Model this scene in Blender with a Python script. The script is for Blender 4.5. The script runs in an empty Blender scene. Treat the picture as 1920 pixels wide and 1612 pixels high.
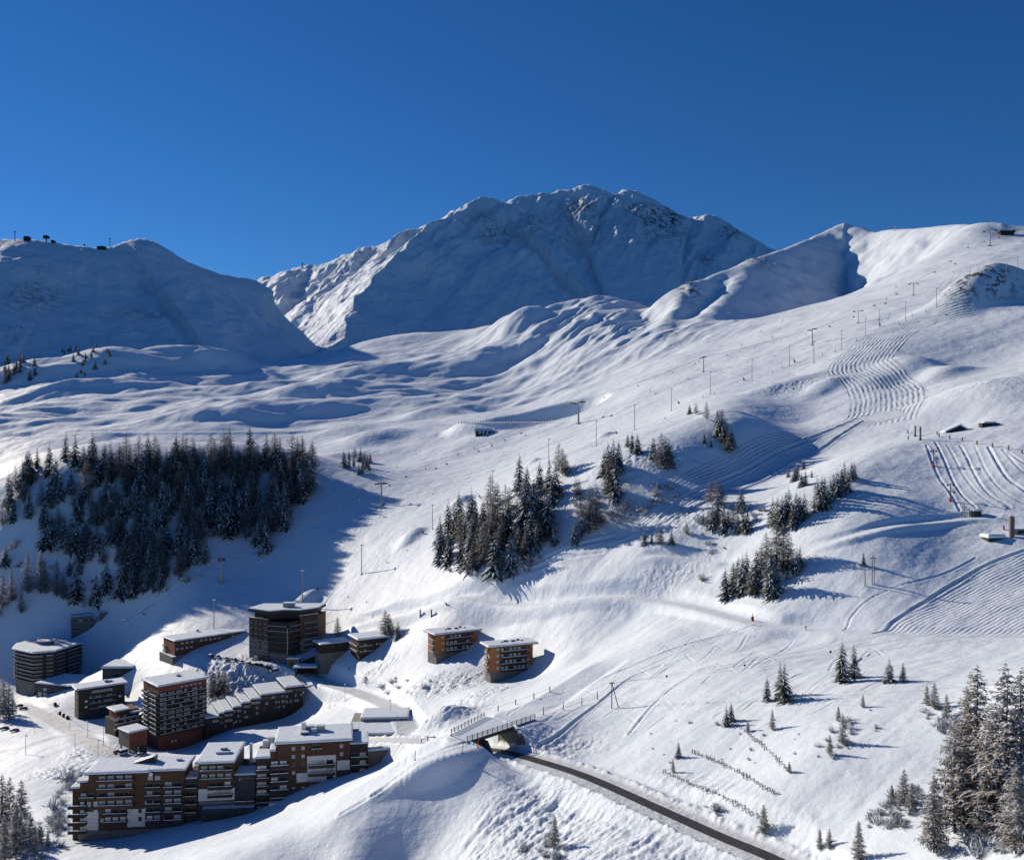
import bpy, bmesh, math, random
import numpy as np
from mathutils import Vector, Matrix

R = math.radians
random.seed(7)
SC = bpy.context.scene
COL = SC.collection
# ------------------------------------------------------------------ camera, sky, sun, exposure
F, CX, HY = 1700.0, 960.0, 845.0            # focal length (px of a 1920 wide frame), image centre, eye-level row
cam_d = bpy.data.cameras.new('camera')
cam = bpy.data.objects.new('camera', cam_d)
COL.objects.link(cam)
cam.location = (0, 0, 0)
cam.rotation_euler = (R(90), 0, 0)
cam_d.sensor_fit = 'HORIZONTAL'
cam_d.sensor_width = 36.0
cam_d.lens = 36.0 * F / 1920.0
cam_d.shift_y = (HY - 806.0) / 1920.0
cam_d.clip_start = 1.0
cam_d.clip_end = 60000.0
SC.camera = cam

SUN_EL, SUN_AZ = R(23.0), R(52.0)           # azimuth from +Y (view direction) towards -X (left)
to_sun = Vector((-math.sin(SUN_AZ) * math.cos(SUN_EL), math.cos(SUN_AZ) * math.cos(SUN_EL), math.sin(SUN_EL)))
world = bpy.data.worlds.new('World')
SC.world = world
world.use_nodes = True
wn = world.node_tree
wn.nodes.clear()
sky = wn.nodes.new('ShaderNodeTexSky')
sky.sky_type = 'NISHITA'
sky.sun_disc = False
sky.sun_elevation = SUN_EL
sky.sun_rotation = -SUN_AZ
sky.altitude = 2000.0
sky.air_density = 1.0
sky.dust_density = 0.02
sky.ozone_density = 3.0
hs = wn.nodes.new('ShaderNodeHueSaturation')
hs.inputs['Saturation'].default_value = 1.2
bg = wn.nodes.new('ShaderNodeBackground')
bg.inputs['Strength'].default_value = 0.063
wo = wn.nodes.new('ShaderNodeOutputWorld')
wn.links.new(sky.outputs[0], hs.inputs['Color'])
tint = wn.nodes.new('ShaderNodeMix'); tint.data_type = 'RGBA'; tint.blend_type = 'MULTIPLY'
tint.inputs[0].default_value = 1.0; tint.inputs[7].default_value = (0.52, 0.87, 1.18, 1)
wn.links.new(hs.outputs[0], tint.inputs[6]); wn.links.new(tint.outputs[2], bg.inputs['Color'])
wn.links.new(bg.outputs[0], wo.inputs['Surface'])

sun_d = bpy.data.lights.new('sun', 'SUN')
sun_d.energy = 5.0
sun_d.angle = R(0.53)
sun_d.color = (1.0, 0.875, 0.70)
sun = bpy.data.objects.new('sun', sun_d)
COL.objects.link(sun)
sun.rotation_euler = to_sun.to_track_quat('Z', 'Y').to_euler()
SC.view_settings.view_transform = 'Standard'
SC.view_settings.look = 'None'
SC.view_settings.exposure = 0.2
SC.view_settings.gamma = 1.0
SC.view_settings.use_curve_mapping = False
SC.cycles.max_bounces = 4
SC.cycles.diffuse_bounces = 1

# ------------------------------------------------------------------ noise
def _hash(ix, iy, seed):
    h = (ix.astype(np.int64) * 374761393 + iy.astype(np.int64) * 668265263 + seed * 1442695041) & 0xFFFFFFFF
    h = ((h ^ (h >> 13)) * 1274126177) & 0xFFFFFFFF
    return (h ^ (h >> 16)) & 0xFFFF
_ang = np.linspace(0, 2 * np.pi, 65536, endpoint=False)
_GC, _GS = np.cos(_ang).astype(np.float32), np.sin(_ang).astype(np.float32)
def perlin(x, y, seed=0):
    x = np.asarray(x, np.float64); y = np.asarray(y, np.float64)
    ix, iy = np.floor(x), np.floor(y)
    fx, fy = (x - ix).astype(np.float32), (y - iy).astype(np.float32)
    ix = ix.astype(np.int64); iy = iy.astype(np.int64)
    def g(dx, dy):
        h = _hash(ix + dx, iy + dy, seed)
        return _GC[h] * (fx - dx) + _GS[h] * (fy - dy)
    ux = fx * fx * fx * (fx * (fx * 6 - 15) + 10)
    uy = fy * fy * fy * (fy * (fy * 6 - 15) + 10)
    a = g(0, 0); b = g(1, 0); c = g(0, 1); d = g(1, 1)
    return (a + ux * (b - a)) + uy * ((c + ux * (d - c)) - (a + ux * (b - a)))
def fbm(x, y, seed=0, octv=4, gain=0.5):
    s = 0; a = 1.0
    for o in range(octv):
        s = s + a * perlin(x * 2 ** o + 17.3 * o, y * 2 ** o - 9.1 * o, seed + o)
        a *= gain
    return s
def ridged(x, y, seed=0, octv=4, gain=0.5):
    s = 0; a = 1.0
    for o in range(octv):
        s = s + a * (0.5 - np.abs(perlin(x * 2 ** o + 5.3 * o, y * 2 ** o + 3.7 * o, seed + o)) * 1.6)
        a *= gain
    return s
def smooth(a, b, x):
    t = np.clip((x - a) / (b - a), 0, 1)
    return t * t * (3 - 2 * t)
def W(px, py, Y):
    return np.array([(px - CX) / F * Y, Y, (HY - py) / F * Y])

# ------------------------------------------------------------------ terrain: control heights (photo column, row, distance)
PROF = {
 -220: [(1720,330),(1560,420),(1420,560),(1310,680),(1180,760),(1050,820),(930,900),(950,1040),(830,1180),(790,1350),(720,1600),(700,1900)],
 0: [(1612,320),(1500,400),(1412,500),(1345,580),(1255,680),(1165,715),(1060,755),(960,795),(885,838),(895,985),(812,1180),(775,1300),(735,1450),(700,1560),(690,2000)],
 150: [(1640,290),(1572,338),(1480,410),(1375,530),(1340,585),(1268,640),(1195,710),(1120,730),(1000,765),(900,800),(848,835),(866,985),(805,1150),(772,1280),(730,1430),(690,1560),(660,1680),(680,2000)],
 300: [(1620,285),(1548,343),(1412,480),(1250,586),(1178,655),(1110,695),(1050,722),(950,765),(860,810),(836,838),(856,985),(795,1150),(752,1320),(712,1500),(685,1650),(680,2000)],
 450: [(1640,240),(1590,258),(1520,345),(1400,452),(1362,496),(1285,550),(1240,573),(1195,612),(1150,640),(1075,705),(1020,738),(950,775),(865,822),(834,850),(852,985),(795,1150),(752,1330),(712,1550),(690,1750),(690,2100)],
 600: [(1640,244),(1530,283),(1462,345),(1390,405),(1350,488),(1300,533),(1285,546),(1240,564),(1180,604),(1115,647),(1010,715),(945,768),(890,815),(856,855),(858,930),(815,1100),(772,1250),(732,1450),(692,1700),(668,1900),(680,2200)],
 750: [(1660,240),(1580,250),(1472,266),(1425,350),(1365,400),(1292,480),(1225,512),(1165,550),(1095,595),(1000,665),(935,760),(872,900),(832,1000),(802,1080),(762,1250),(722,1450),(682,1680),(634,2000),(665,2250)],
 900: [(1640,225),(1510,250),(1450,261),(1400,273),(1335,372),(1285,408),(1225,460),(1140,505),(1080,520),(1010,570),(935,680),(880,820),(818,950),(800,1010),(772,1150),(742,1350),(700,1500),(640,1800),(617,1950),(650,2200)],
 1050: [(1640,205),(1530,238),(1460,262),(1395,285),(1330,325),(1262,405),(1190,440),(1131,467),(1060,490),(1000,516),(930,548),(892,572),(866,604),(850,706),(792,950),(742,1150),(702,1350),(625,1600),(578,1800),(620,2050)],
 1200: [(1660,190),(1505,230),(1400,268),(1300,315),(1205,385),(1133,440),(1045,462),(985,494),(940,510),(876,538),(851,556),(830,645),(800,745),(742,930),(692,1100),(642,1350),(592,1650),(572,1780),(620,2050)],
 1350: [(1640,195),(1572,204),(1450,236),(1350,266),(1250,312),(1155,392),(1052,440),(990,462),(908,522),(860,547),(803,580),(773,612),(752,710),(732,795),(688,950),(642,1200),(604,1450),(614,1800)],
 1500: [(1650,184),(1450,214),(1310,262),(1180,352),(1120,368),(1042,400),(965,428),(905,480),(840,575),(765,690),(690,825),(640,960),(602,1150),(578,1400),(604,1900)],
 1650: [(1640,170),(1530,190),(1450,206),(1310,246),(1193,327),(1127,350),(1000,392),(930,440),(850,490),(780,620),(705,715),(622,865),(572,1060),(543,1310),(590,1720)],
 1800: [(1640,158),(1420,204),(1305,234),(1195,315),(1107,350),(1005,390),(905,445),(838,492),(800,555),(745,600),(690,740),(605,850),(552,970),(500,1250),(426,1650),(480,1950)],
 1920: [(1640,142),(1420,188),(1290,215),(1198,305),(1088,350),(1012,378),(935,416),(855,450),(785,520),(722,580),(660,745),(592,830),(530,990),(472,1300),(432,1600),(470,1950)],
 2140: [(1660,124),(1310,203),(1185,290),(1010,370),(855,450),(705,570),(605,750),(505,950),(440,1400),(440,1800),(470,2100)],
}
EXTRA = [(301,1409,488),(383,1397,503),(266,1394,510),(392,1380,506),(415,1374,509),(450,1364,514),(500,1351,522),(568,1331,533),(440,1400,470),(520,1376,485),(846,1379,281),(876,1394,274),(860,1386,279),
         (480,1285,552),(548,1287,546),(467,1232,572),(540,1238,562),(596,1218,572),(320,1249,584),(459,1205,612),(147,1347,564),(234,1333,585),(128,1337,580),
         (60,1305,645),(155,1287,668),(22,1292,668),(220,1268,610),(137,1576,332),(188,1577,333),(345,1547,336),(480,1518,342),(690,1443,349),
         (648,1391,398),(762,1389,398),(818,1240,474),(893,1229,481),(804,1232,487),(920,1277,431),(1000,1267,437),(904,1266,447),
         (673,1234,534),(726,1220,540),(602,1240,544),(654,1220,551),(134,1189,704),(221,1170,710),(330,1330,545),(215,1370,505),
         (400,1605,255),(520,1560,265),(870,1402,271),(980,1338,302),(760,1446,270),(640,1507,266),(1060,1290,352),
         (660,1600,243),(800,1600,246),(830,1520,256),(890,1520,252),(560,1600,250),
         (830,1345,372),(1147,1328,308),(230,1425,455),(60,1480,405),
         (1260,775,772),(1410,716,812),(1756,577,932),(1697,602,902),
         (1750,875,464),(1850,760,560),(1700,830,512),(1580,905,455),(1640,1010,387),(1560,868,500),
         (1275,1180,383),(1100,1180,440),(1560,1275,272),(1690,1275,258),
         (1150,1005,497),(1150,950,513),(1150,893,534),(1150,864,552),(1150,846,640),(1250,970,488),(1250,930,508),(1250,880,532),(1250,850,550),(1250,822,640),
         (1400,885,542),(1400,835,566),(1400,795,588),(1400,776,640),(1400,745,740),(1470,800,640)]
P = [(px, py, Y) for px, l in PROF.items() for py, Y in l] + EXTRA
P = np.array(P, np.float64)
pu, pv, pt = (P[:, 0] - CX) / F, np.log(P[:, 2]), (HY - P[:, 1]) / F
RC = 0.045
def _k(r2): return np.sqrt(r2 + RC * RC)
_n = len(P)
_A = np.zeros((_n + 3, _n + 3))
_A[:_n, :_n] = _k((pu[:, None] - pu[None]) ** 2 + (pv[:, None] - pv[None]) ** 2) - np.eye(_n) * 0.004
_A[:_n, _n], _A[:_n, _n + 1], _A[:_n, _n + 2] = 1, pu, pv
_A[_n:, :_n] = _A[:_n, _n:].T
_w = np.linalg.solve(_A, np.concatenate([pt, [0, 0, 0]]))
def rbf(u, v):
    o = (_w[_n] + _w[_n + 1] * u + _w[_n + 2] * v).astype(np.float32)
    u = u.astype(np.float32); v = v.astype(np.float32)
    for i in range(_n):
        o += np.float32(_w[i]) * np.sqrt((u - np.float32(pu[i])) ** 2 + (v - np.float32(pv[i])) ** 2 + np.float32(RC * RC))
    return o

def catmull(pts, n=8):
    pts = np.asarray(pts, float); out = []
    q = np.vstack([2 * pts[0] - pts[1], pts, 2 * pts[-1] - pts[-2]])
    for i in range(1, len(q) - 2):
        for k in range(n):
            t = k / n
            out.append(0.5 * (2 * q[i] + (q[i + 1] - q[i - 1]) * t + (2 * q[i - 1] - 5 * q[i] + 4 * q[i + 1] - q[i + 2]) * t * t
                              + (3 * q[i] - q[i - 1] - 3 * q[i + 1] + q[i + 2]) * t ** 3))
    out.append(q[-2])
    return np.array(out)
CU = np.linspace(-310 - CX, 2250 - CX, 430) / F
CV = np.linspace(math.log(80), math.log(2300), 560)
_cu, _cv = np.meshgrid(CU, CV, indexing='ij')
CT = rbf(_cu.ravel(), _cv.ravel()).reshape(_cu.shape)
def base_t(u, v):
    a = np.clip((u - CU[0]) / (CU[1] - CU[0]), 0, len(CU) - 1.001); b = np.clip((v - CV[0]) / (CV[1] - CV[0]), 0, len(CV) - 1.001)
    i, j = a.astype(np.int32), b.astype(np.int32); a = (a - i).astype(np.float32); b = (b - j).astype(np.float32)
    return (CT[i, j] * (1 - b) + CT[i, j + 1] * b) * (1 - a) + (CT[i + 1, j] * (1 - b) + CT[i + 1, j + 1] * b) * a
def base_place(px, py, ymin=0):
    """where the line of sight through a photo position meets the bare relief"""
    u = (px - CX) / F; t = (HY - py) / F
    c = base_t(np.full(len(CV), u), CV)
    j = np.nonzero((c >= t) & (CV >= math.log(max(ymin, 81))))[0]
    y = math.exp(CV[j[0]]) if len(j) else math.exp(CV[int(np.argmax(c))])
    return np.array([u * y, y, t * y])
def on_ground(pts, ymin=0):
    return catmull(np.array([base_place(a, b, ymin) for a, b in pts]))
def polyline(pts):
    return np.array([W(*p[:3]) for p in pts], float)
def path_dist(X, Y, pl, reach=None):
    """distance to a polyline, signed side distance, height of the nearest point, length along it"""
    if reach is not None:
        m = (X > pl[:, 0].min() - reach) & (X < pl[:, 0].max() + reach) & (Y > pl[:, 1].min() - reach) & (Y < pl[:, 1].max() + reach)
        r = path_dist(X[m], Y[m], pl)
        out = []
        for k, v in enumerate(r):
            f = np.full(X.shape, 1e6 if k == 0 else 0.0, np.float32); f[m] = v; out.append(f)
        if k >= 2: out[2][~m] = -1e5
        return tuple(out)
    X = X.astype(np.float32); Y = Y.astype(np.float32); pl = pl.astype(np.float32)
    best = np.full(X.shape, 1e9, np.float32); sd = np.zeros(X.shape, np.float32)
    zz = np.zeros(X.shape, np.float32); al = np.zeros(X.shape, np.float32); acc = 0.0
    for a, b in zip(pl[:-1], pl[1:]):
        d = b[:2] - a[:2]; L = max(np.hypot(*d), 1e-6)
        t = np.clip(((X - a[0]) * d[0] + (Y - a[1]) * d[1]) / (L * L), 0, 1)
        qx, qy = X - (a[0] + t * d[0]), Y - (a[1] + t * d[1])
        q = np.hypot(qx, qy)
        m = q < best
        best = np.where(m, q, best)
        sd = np.where(m, np.sign(d[0] * qy - d[1] * qx) * q, sd)
        zz = np.where(m, a[2] + t * (b[2] - a[2]), zz)
        al = np.where(m, acc + t * L, al)
        acc += L
    return best, sd, zz, al
def ridge_surface(X, Y, pl, sl, sr, reach=None, rnd_=0.0):
    """roof-like mass along a crest: height falls off with slope sl on the left of travel and sr on the right"""
    d, sd, z, al = path_dist(X, Y, pl, reach)
    e = np.sqrt(d * d + rnd_ * rnd_) - rnd_
    return np.where(sd > 0, z - sl * e, z - sr * e), d


MAIN_ROAD = catmull(polyline([(640,1392,395),(720,1388,372),(800,1392,345),(870,1401,304),(935,1408,285),(1000,1425,271),(1100,1458,252),(1250,1525,223),(1350,1570,207),(1450,1612,193),(1560,1672,176),(1640,1760,158),(1690,1860,142)]))
SHELVES = [  # (polyline, half width flat, falloff)
 (on_ground([(520,1560),(640,1505),(760,1444),(840,1410),(880,1388),(940,1362),(1000,1335),(1045,1306),(1090,1278),(1140,1248),(1190,1222)]), 5.0, 6),
 (on_ground([(640,1178),(730,1158),(800,1144),(900,1133),(1050,1131),(1200,1133),(1290,1143),(1420,1172),(1511,1181),(1700,1192),(1920,1197),(2140,1197)]), 3.2, 6),
 (on_ground([(1195,1050),(1280,1052),(1385,1058)]), 1.6, 4),
 (on_ground([(1500,1043),(1600,1014),(1700,985),(1800,972),(1900,968)]), 2.4, 4),
 (on_ground([(30,1322),(80,1340),(130,1372),(190,1405),(240,1420),(300,1440)], 420), 5.0, 5),
 (on_ground([(-60,1420),(30,1405),(100,1385),(140,1378)], 420), 3.5, 4),
 (on_ground([(440,1240),(500,1246),(560,1262),(620,1285),(700,1315),(750,1340),(775,1375)], 330), 4.5, 5),
 (on_ground([(0,825),(180,812),(330,812),(480,812),(600,808),(700,800),(850,797)], 930), 4, 8),
]
TRACKS = [(on_ground(p), w, d) for p, w, d in (
 ([(1240,972),(1350,906),(1480,838),(1605,790),(1700,765),(1760,745),(1850,735)], 1.0, .8),
 ([(1140,1030),(1250,980),(1400,915),(1560,830),(1620,795)], 1.0, .7),
 ([(1150,1010),(1000,1060),(880,1100),(760,1140),(640,1165),(560,1190)], .9, .6),
 ([(1130,1040),(960,1085),(820,1125),(700,1150)], .9, .5),
 ([(575,1185),(640,1100),(760,1045),(800,1020)], .7, .5), ([(600,1130),(680,1078),(725,1054),(790,1010)], .6, .4),
 ([(1580,1180),(1600,1150),(1640,1120),(1760,1080),(1830,1045)], .4, .28),
 ([(1640,1187),(1700,1150),(1790,1095),(1850,1060),(1930,1030)], .55, .55),
 ([(1100,1290),(1180,1255),(1320,1200),(1420,1180)], .5, .4), ([(980,1410),(1060,1370),(1160,1290),(1240,1250)], .5, .5), ([(1180,1380),(1240,1310),(1330,1250)], .5, .35),
 ([(700,1500),(780,1440),(860,1400),(900,1380)], .6, .4), ([(640,1530),(760,1460),(880,1396)], .5, .35),
 ([(600,940),(690,900),(800,870),(930,830)], .6, .4), ([(640,1010),(760,950),(880,890),(1000,860)], .7, .5), ([(1000,870),(1060,840),(1160,790),(1250,750)], .7, .5),
 ([(560,800),(540,830),(548,860)], .6, .5),
 ([(1737,842),(1752,880),(1780,925),(1800,960)], .5, .45), ([(1753,835),(1775,880),(1800,925),(1830,955)], .5, .5), ([(1775,838),(1800,885),(1835,930),(1880,955)], .45, .3),
 ([(1800,842),(1822,885),(1850,925),(1895,952)], .5, .45), ([(1828,845),(1850,890),(1885,930),(1930,955)], .45, .3), ([(1853,846),(1880,890),(1910,920),(1950,945)], .6, .6), ([(1880,848),(1910,880),(1950,910)], .5, .35), ([(1890,852),(1915,868),(1950,895)], .5, .5),
)]
_tr = random.Random(77)
for _i in range(95):
    x, y = _tr.choice(((_tr.uniform(640, 1250), 0), (_tr.uniform(640, 1250), 0), (_tr.uniform(1150, 1700), 1), (_tr.uniform(900, 1500), 2)))
    y = (1085 - (x - 560) * .56 + _tr.uniform(-20, 60)) if y == 0 else (_tr.uniform(1190, 1330) if y == 1 else 1010 - (x - 900) * .52 - _tr.uniform(60, 170))
    k, w, pts_ = _tr.uniform(90, 260), _tr.uniform(4, 14), []
    for j in range(7): pts_.append((x - k * j / 6 + _tr.uniform(-.2, .2) * w, y + k * (.42 if y < 1190 else .30) * j / 6 + w * math.sin(j * 1.9 + x)))
    TRACKS.append((on_ground(pts_), .42, _tr.uniform(.10, .22)))
RIDGES = [  # crest (photo column, row, distance), slope left of travel, slope right of travel
 ([(1235,573,1720),(1262,560,1700),(1290,531,1660),(1330,520,1750),(1415,486,1850),(1470,465,1960),(1530,441,2060),(1560,427,2090),(1580,419,2100),(1604,424,2080),(1640,436,2020),(1668,432,1980),(1760,424,1800),(1850,419,1650),(1920,428,1600),(2140,440,1500)], 0.75, 0.80),
 ([(1290,531,1660),(1262,575,1560),(1238,618,1440),(1200,660,1330)], 0.6, 0.85),
 ([(1415,486,1850),(1365,545,1640),(1318,600,1450),(1290,640,1320)], 0.6, 0.75),
]
RIDGES = [(catmull(polyline(a), 4), b, c) for a, b, c in RIDGES]
BUMPS = [  # (px, py, Y, radius along view-right, radius along depth, turn, height)
 (575,1105,645,9,7,0.2,6.0),(770,1000,650,10,8,0.3,5.0),(865,950,690,9,7,0.3,5.0),(1135,815,735,9,7,0.2,4.0),(1000,855,745,6,5,0,3.0),
 (975,650,1700,70,66,0.5,40),(850,700,1560,130,60,0.3,30),(690,705,1500,90,50,0.2,22),(600,745,1380,80,44,0.1,16),(480,770,1260,90,40,0.0,14),(820,775,1180,60,34,0.2,12),(740,640,1950,150,80,0.1,10),
 (1115,570,1790,75,60,0,14),(960,610,1880,110,60,0,10),
 (380,668,1700,120,50,-0.2,36),(250,655,1650,100,60,0,14),
 (700,815,1030,40,28,0.4,9),(640,850,950,26,20,0.3,5),(660,790,1120,50,30,0,7),(800,770,1150,60,28,0.2,7),
 (1420,775,690,34,24,0.2,3),(1330,800,640,24,18,0.0,4),
 (1835,572,910,52,30,0.2,27),(1900,560,930,50,26,0.1,16),(1712,668,745,22,24,0.5,8),(1775,690,705,30,15,0.4,6),(1470,735,760,40,12,0.5,4),(1545,745,725,22,10,0.6,4),(1700,700,700,24,16,0.5,-5),(1690,740,640,30,20,0,-3),
 (1800,740,590,40,28,0.2,5),(1640,960,425,24,20,0.3,3),(1720,890,435,20,18,0,2),
 (1560,1010,405,18,14,0,1.5),(1060,1250,415,9,10,0.0,2.5),
 (820,1340,372,9,8,0,3.5),(850,1330,372,8,8,0,2.5),
]
ROUGH = [  # churned snow: (px, py, Y, rx, ry, amplitude)
 (820,1335,378,22,16,1.0),(900,1290,402,20,10,0.7),(760,1275,455,22,12,0.9),(860,1262,440,20,12,0.8),
 (480,1272,556,30,13,1.9),(420,1258,568,24,12,1.5),(540,1272,556,14,10,1.4),(640,1275,510,14,10,0.7),(690,1250,512,22,10,0.8),
 (1130,1540,222,32,26,0.55),(1000,1520,245,16,14,0.6),(1320,1610,192,24,18,0.5),(950,1600,225,18,20,0.5),
 (180,1400,470,16,14,0.8),(110,1430,440,18,14,0.7),(180,1485,400,12,20,0.6),(450,1395,440,16,10,0.6),(740,1420,350,14,8,0.6),
 (1050,1400,282,16,10,0.5),(1250,1050,445,30,10,0.5),(1290,960,480,26,16,0.6),(1200,930,545,30,20,0.7),
 (1510,740,740,40,14,0.9),(1870,750,590,30,30,0.3),
]
def gauss2(X, Y, px, py, Yc, rx, ry, rot=0.0, p=1.0):
    cx, cy, _ = W(px, py, Yc)
    dx, dy = X - cx, Y - cy
    c, s = math.cos(rot), math.sin(rot)
    a, b = (dx * c + dy * s) / rx, (-dx * s + dy * c) / ry
    return np.exp(-(a * a + b * b) ** p)

RES = (985, 783, 1010)
def ground_height(X, Y, shelves=True):
    u, v = X / Y, np.log(Y)
    Z = (base_t(u, v) * Y).astype(np.float32)
    far = smooth(1000, 1300, Y)
    mid = smooth(380, 560, Y) * (1 - far)
    # wind-rolled relief of the upper valley, streaked along the wind
    wx, wy = X * 0.9 + Y * 0.25, Y * 0.95 - X * 0.3
    warp = 30 * fbm(X / 190, Y / 190, 50, 2)
    vy = smooth(1050, 1200, Y) * (1 - smooth(1750, 2000, Y)) * (1 - smooth(0.05, 0.16, u))
    Z = Z + vy * (24 * fbm((wx + warp) / 230, (wy + warp) / 120, 3, 4, 0.42) + 3 * ridged((wx + warp) / 90, wy / 50, 9, 2))
    Z = Z + (1 - vy) * smooth(700, 1000, Y) * 5 * fbm(X / 110, Y / 110, 21, 4, 0.42)
    # gullied face below the saddle
    gl = gauss2(X, Y, 1120, 640, 1560, 140, 260, 0.3)
    gx = (X * 0.8 - Y * 0.6)
    Z = Z + gl * 16 * ridged((gx + 12 * fbm(X / 60, Y / 60, 4, 2)) / 62, (X * 0.6 + Y * 0.8) / 320, 31, 3, 0.5)
    # crests
    RX, RY = X + 13 * fbm(X / 95, Y / 95, 78, 3, .5) * smooth(1100, 1400, Y), Y + 13 * fbm(X / 95, Y / 95, 79, 3, .5) * smooth(1100, 1400, Y)
    n1 = 11 * fbm(X / 110, Y / 110, 77, 4, 0.45)
    for pl, a, b in RIDGES:
        rs, dd = ridge_surface(RX, RY, pl, a, b, 800, 16.0)
        rs = rs + n1 * smooth(2, 60, dd)
        k = 22.0
        h = np.clip(0.5 + 0.5 * (rs - Z) / k, 0, 1)
        Z = Z * (1 - h) + rs * h + k * h * (1 - h) * 0.6
    for px, py, Yc, rx, ry, rot, hh in BUMPS:
        Z = Z + hh * gauss2(X, Y, px, py, Yc, rx, ry, rot, 1.3)
    # general soft snow relief at all scales
    Z = Z + smooth(90, 500, Y) * 1.3 * fbm(X / 60, Y / 60, 12, 4, 0.38) + 0.2 * fbm(X / 11, Y / 11, 40, 3, 0.5)
    Z = Z + smooth(240, 420, Y) * (1 - smooth(950, 1100, Y)) * smooth(-.2, 0.0, u) * (3.2 * fbm((X + .5 * Y) / 150, (Y - .3 * X) / 120, 15, 2, 0.4) + 1.6 * np.abs(fbm((X + .4 * Y) / 85, (Y - .4 * X) / 60, 16, 2, 0.4)))
    # runnels that follow the fall line of the right-hand slopes (down to the left and front)
    sl = smooth(-0.05, 0.08, u) * (1 - smooth(520, 640, Y))
    q = (X * 0.62 - Y * 0.78); al = (X * 0.78 + Y * 0.62)
    Z = Z + sl * 0.28 * fbm((q + 3 * perlin(X / 30, Y / 30, 5)) / 9, al / 60, 61, 3, 0.5)
    sl2 = smooth(540, 640, Y) * (1 - smooth(900, 1150, Y)) * smooth(-0.25, -0.05, u)
    Z = Z + sl2 * 0.5 * fbm((X * 0.35 - Y * 0.94) / 20, (X * 0.94 + Y * 0.35) / 150, 64, 3, 0.5)
    for px, py, Yc, rx, ry, amp in ROUGH:
        m = gauss2(X, Y, px, py, Yc, rx, ry, 0.0, 1.6)
        if True:
            if py > 1480 and px > 900:      # avalanche-combed bank: streaks down the fall line
                fx, fy = X * .55 - Y * .83 + 1.5 * perlin(X / 9, Y / 9, 87), X * .83 + Y * .55
                Z = Z + amp * m * (1.0 * fbm(fx / 2.6, fy / 14, 83, 3, 0.6) + .5 * fbm(X / 1.7, Y / 1.7, 85, 2, .6))
            else: Z = Z + amp * m * (0.9 * ridged(X / 7.5, Y / 7.5, 83, 4, 0.62) + 0.8 * fbm(X / 2.2, Y / 2.2, 85, 3, .65))
    if not shelves: return Z
    # shelves and roads
    for pl, w, fo in SHELVES:
        d, sd, z, al = path_dist(X, Y, pl, w + fo + 1)
        tot = float(np.hypot(*np.diff(pl[:, :2], axis=0).T).sum()); e = min(22.0, tot * .2)
        b = (1 - smooth(w, w + fo, d)) * smooth(0, e, al) * (1 - smooth(tot - e, tot, al))
        Z = Z * (1 - b) + z * b
    for pl, w, dep in TRACKS:
        d, sd, z, al = path_dist(X, Y, pl, 6)
        Z = Z - dep * np.exp(-(d / w) ** 2) + dep * .5 * np.exp(-((d - 2.0 * w) / w) ** 2)
    d, sd, z, al = path_dist(X, Y, MAIN_ROAD, 20)
    nb = np.exp(-(((X + 6) ** 2 + (Y - 290) ** 2) / 17.0 ** 2) ** 2)
    b = 1 - smooth(5.8, 12.0 - 5.0 * nb * (sd > 0) - 4.0 * (1 - smooth(182, 200, Y)), d)
    Z = Z * (1 - b) + z * b + (0.9 + .8 * fbm(X / 2.5, Y / 2.5, 96, 2)) * np.exp(-((d - 6.6) / 1.0) ** 2)
    # reservoir basin
    m = smooth(1.25, 0.9, np.sqrt(((X - RES[0]*0 - W(985,783,1010)[0]) / 78) ** 2 + ((Y - 1010) / 42) ** 2))
    Z = Z * (1 - m) + W(985, 792, 1010)[2] * m
    return Z

# ------------------------------------------------------------------ terrain grid
for _pl, _sw, _sf in SHELVES:
    z = ground_height(_pl[:, 0], _pl[:, 1], False)
    k = np.array([1, 2, 3, 4, 5, 4, 3, 2, 1.0]); k /= k.sum()
    _pl[:, 2] = np.convolve(np.pad(z, 4, mode='edge'), k, mode='valid')
    if _pl is SHELVES[0][0]:
        k = np.exp(-(np.hypot(_pl[:, 0] + 4, _pl[:, 1] - 287) / 24) ** 4); _pl[:, 2] = _pl[:, 2] * (1 - k) - 88.5 * k
pxs = np.concatenate([np.linspace(-1500, -300, 40, endpoint=False), np.linspace(-300, -20, 40, endpoint=False), np.linspace(-20, 1940, 860, endpoint=False), np.linspace(1940, 2240, 44, endpoint=False), np.linspace(2240, 4200, 60)])
GROWS = np.concatenate([np.geomspace(45, 84, 16, endpoint=False), np.geomspace(84, 175, 90, endpoint=False), np.geomspace(175, 345, 300, endpoint=False), np.geomspace(345, 620, 360, endpoint=False),
                       np.geomspace(620, 1120, 230, endpoint=False), np.geomspace(1120, 2260, 220)])
GU = (pxs - CX) / F
U, Yg = np.meshgrid(GU, GROWS, indexing='ij')
Xg = U * Yg
Zg = ground_height(Xg.ravel(), Yg.ravel()).reshape(Xg.shape).astype(np.float64)
Tg = Zg / Yg
def z_at(x, y):
    i = np.clip(np.interp(x / y, GU, np.arange(len(GU))), 0, len(GU) - 1.001)
    j = np.clip(np.interp(y, GROWS, np.arange(len(GROWS))), 0, len(GROWS) - 1.001)
    a, b = int(i), int(j); fa, fb = i - a, j - b
    return float((Zg[a, b] * (1 - fb) + Zg[a, b + 1] * fb) * (1 - fa) + (Zg[a + 1, b] * (1 - fb) + Zg[a + 1, b + 1] * fb) * fa)
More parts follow.
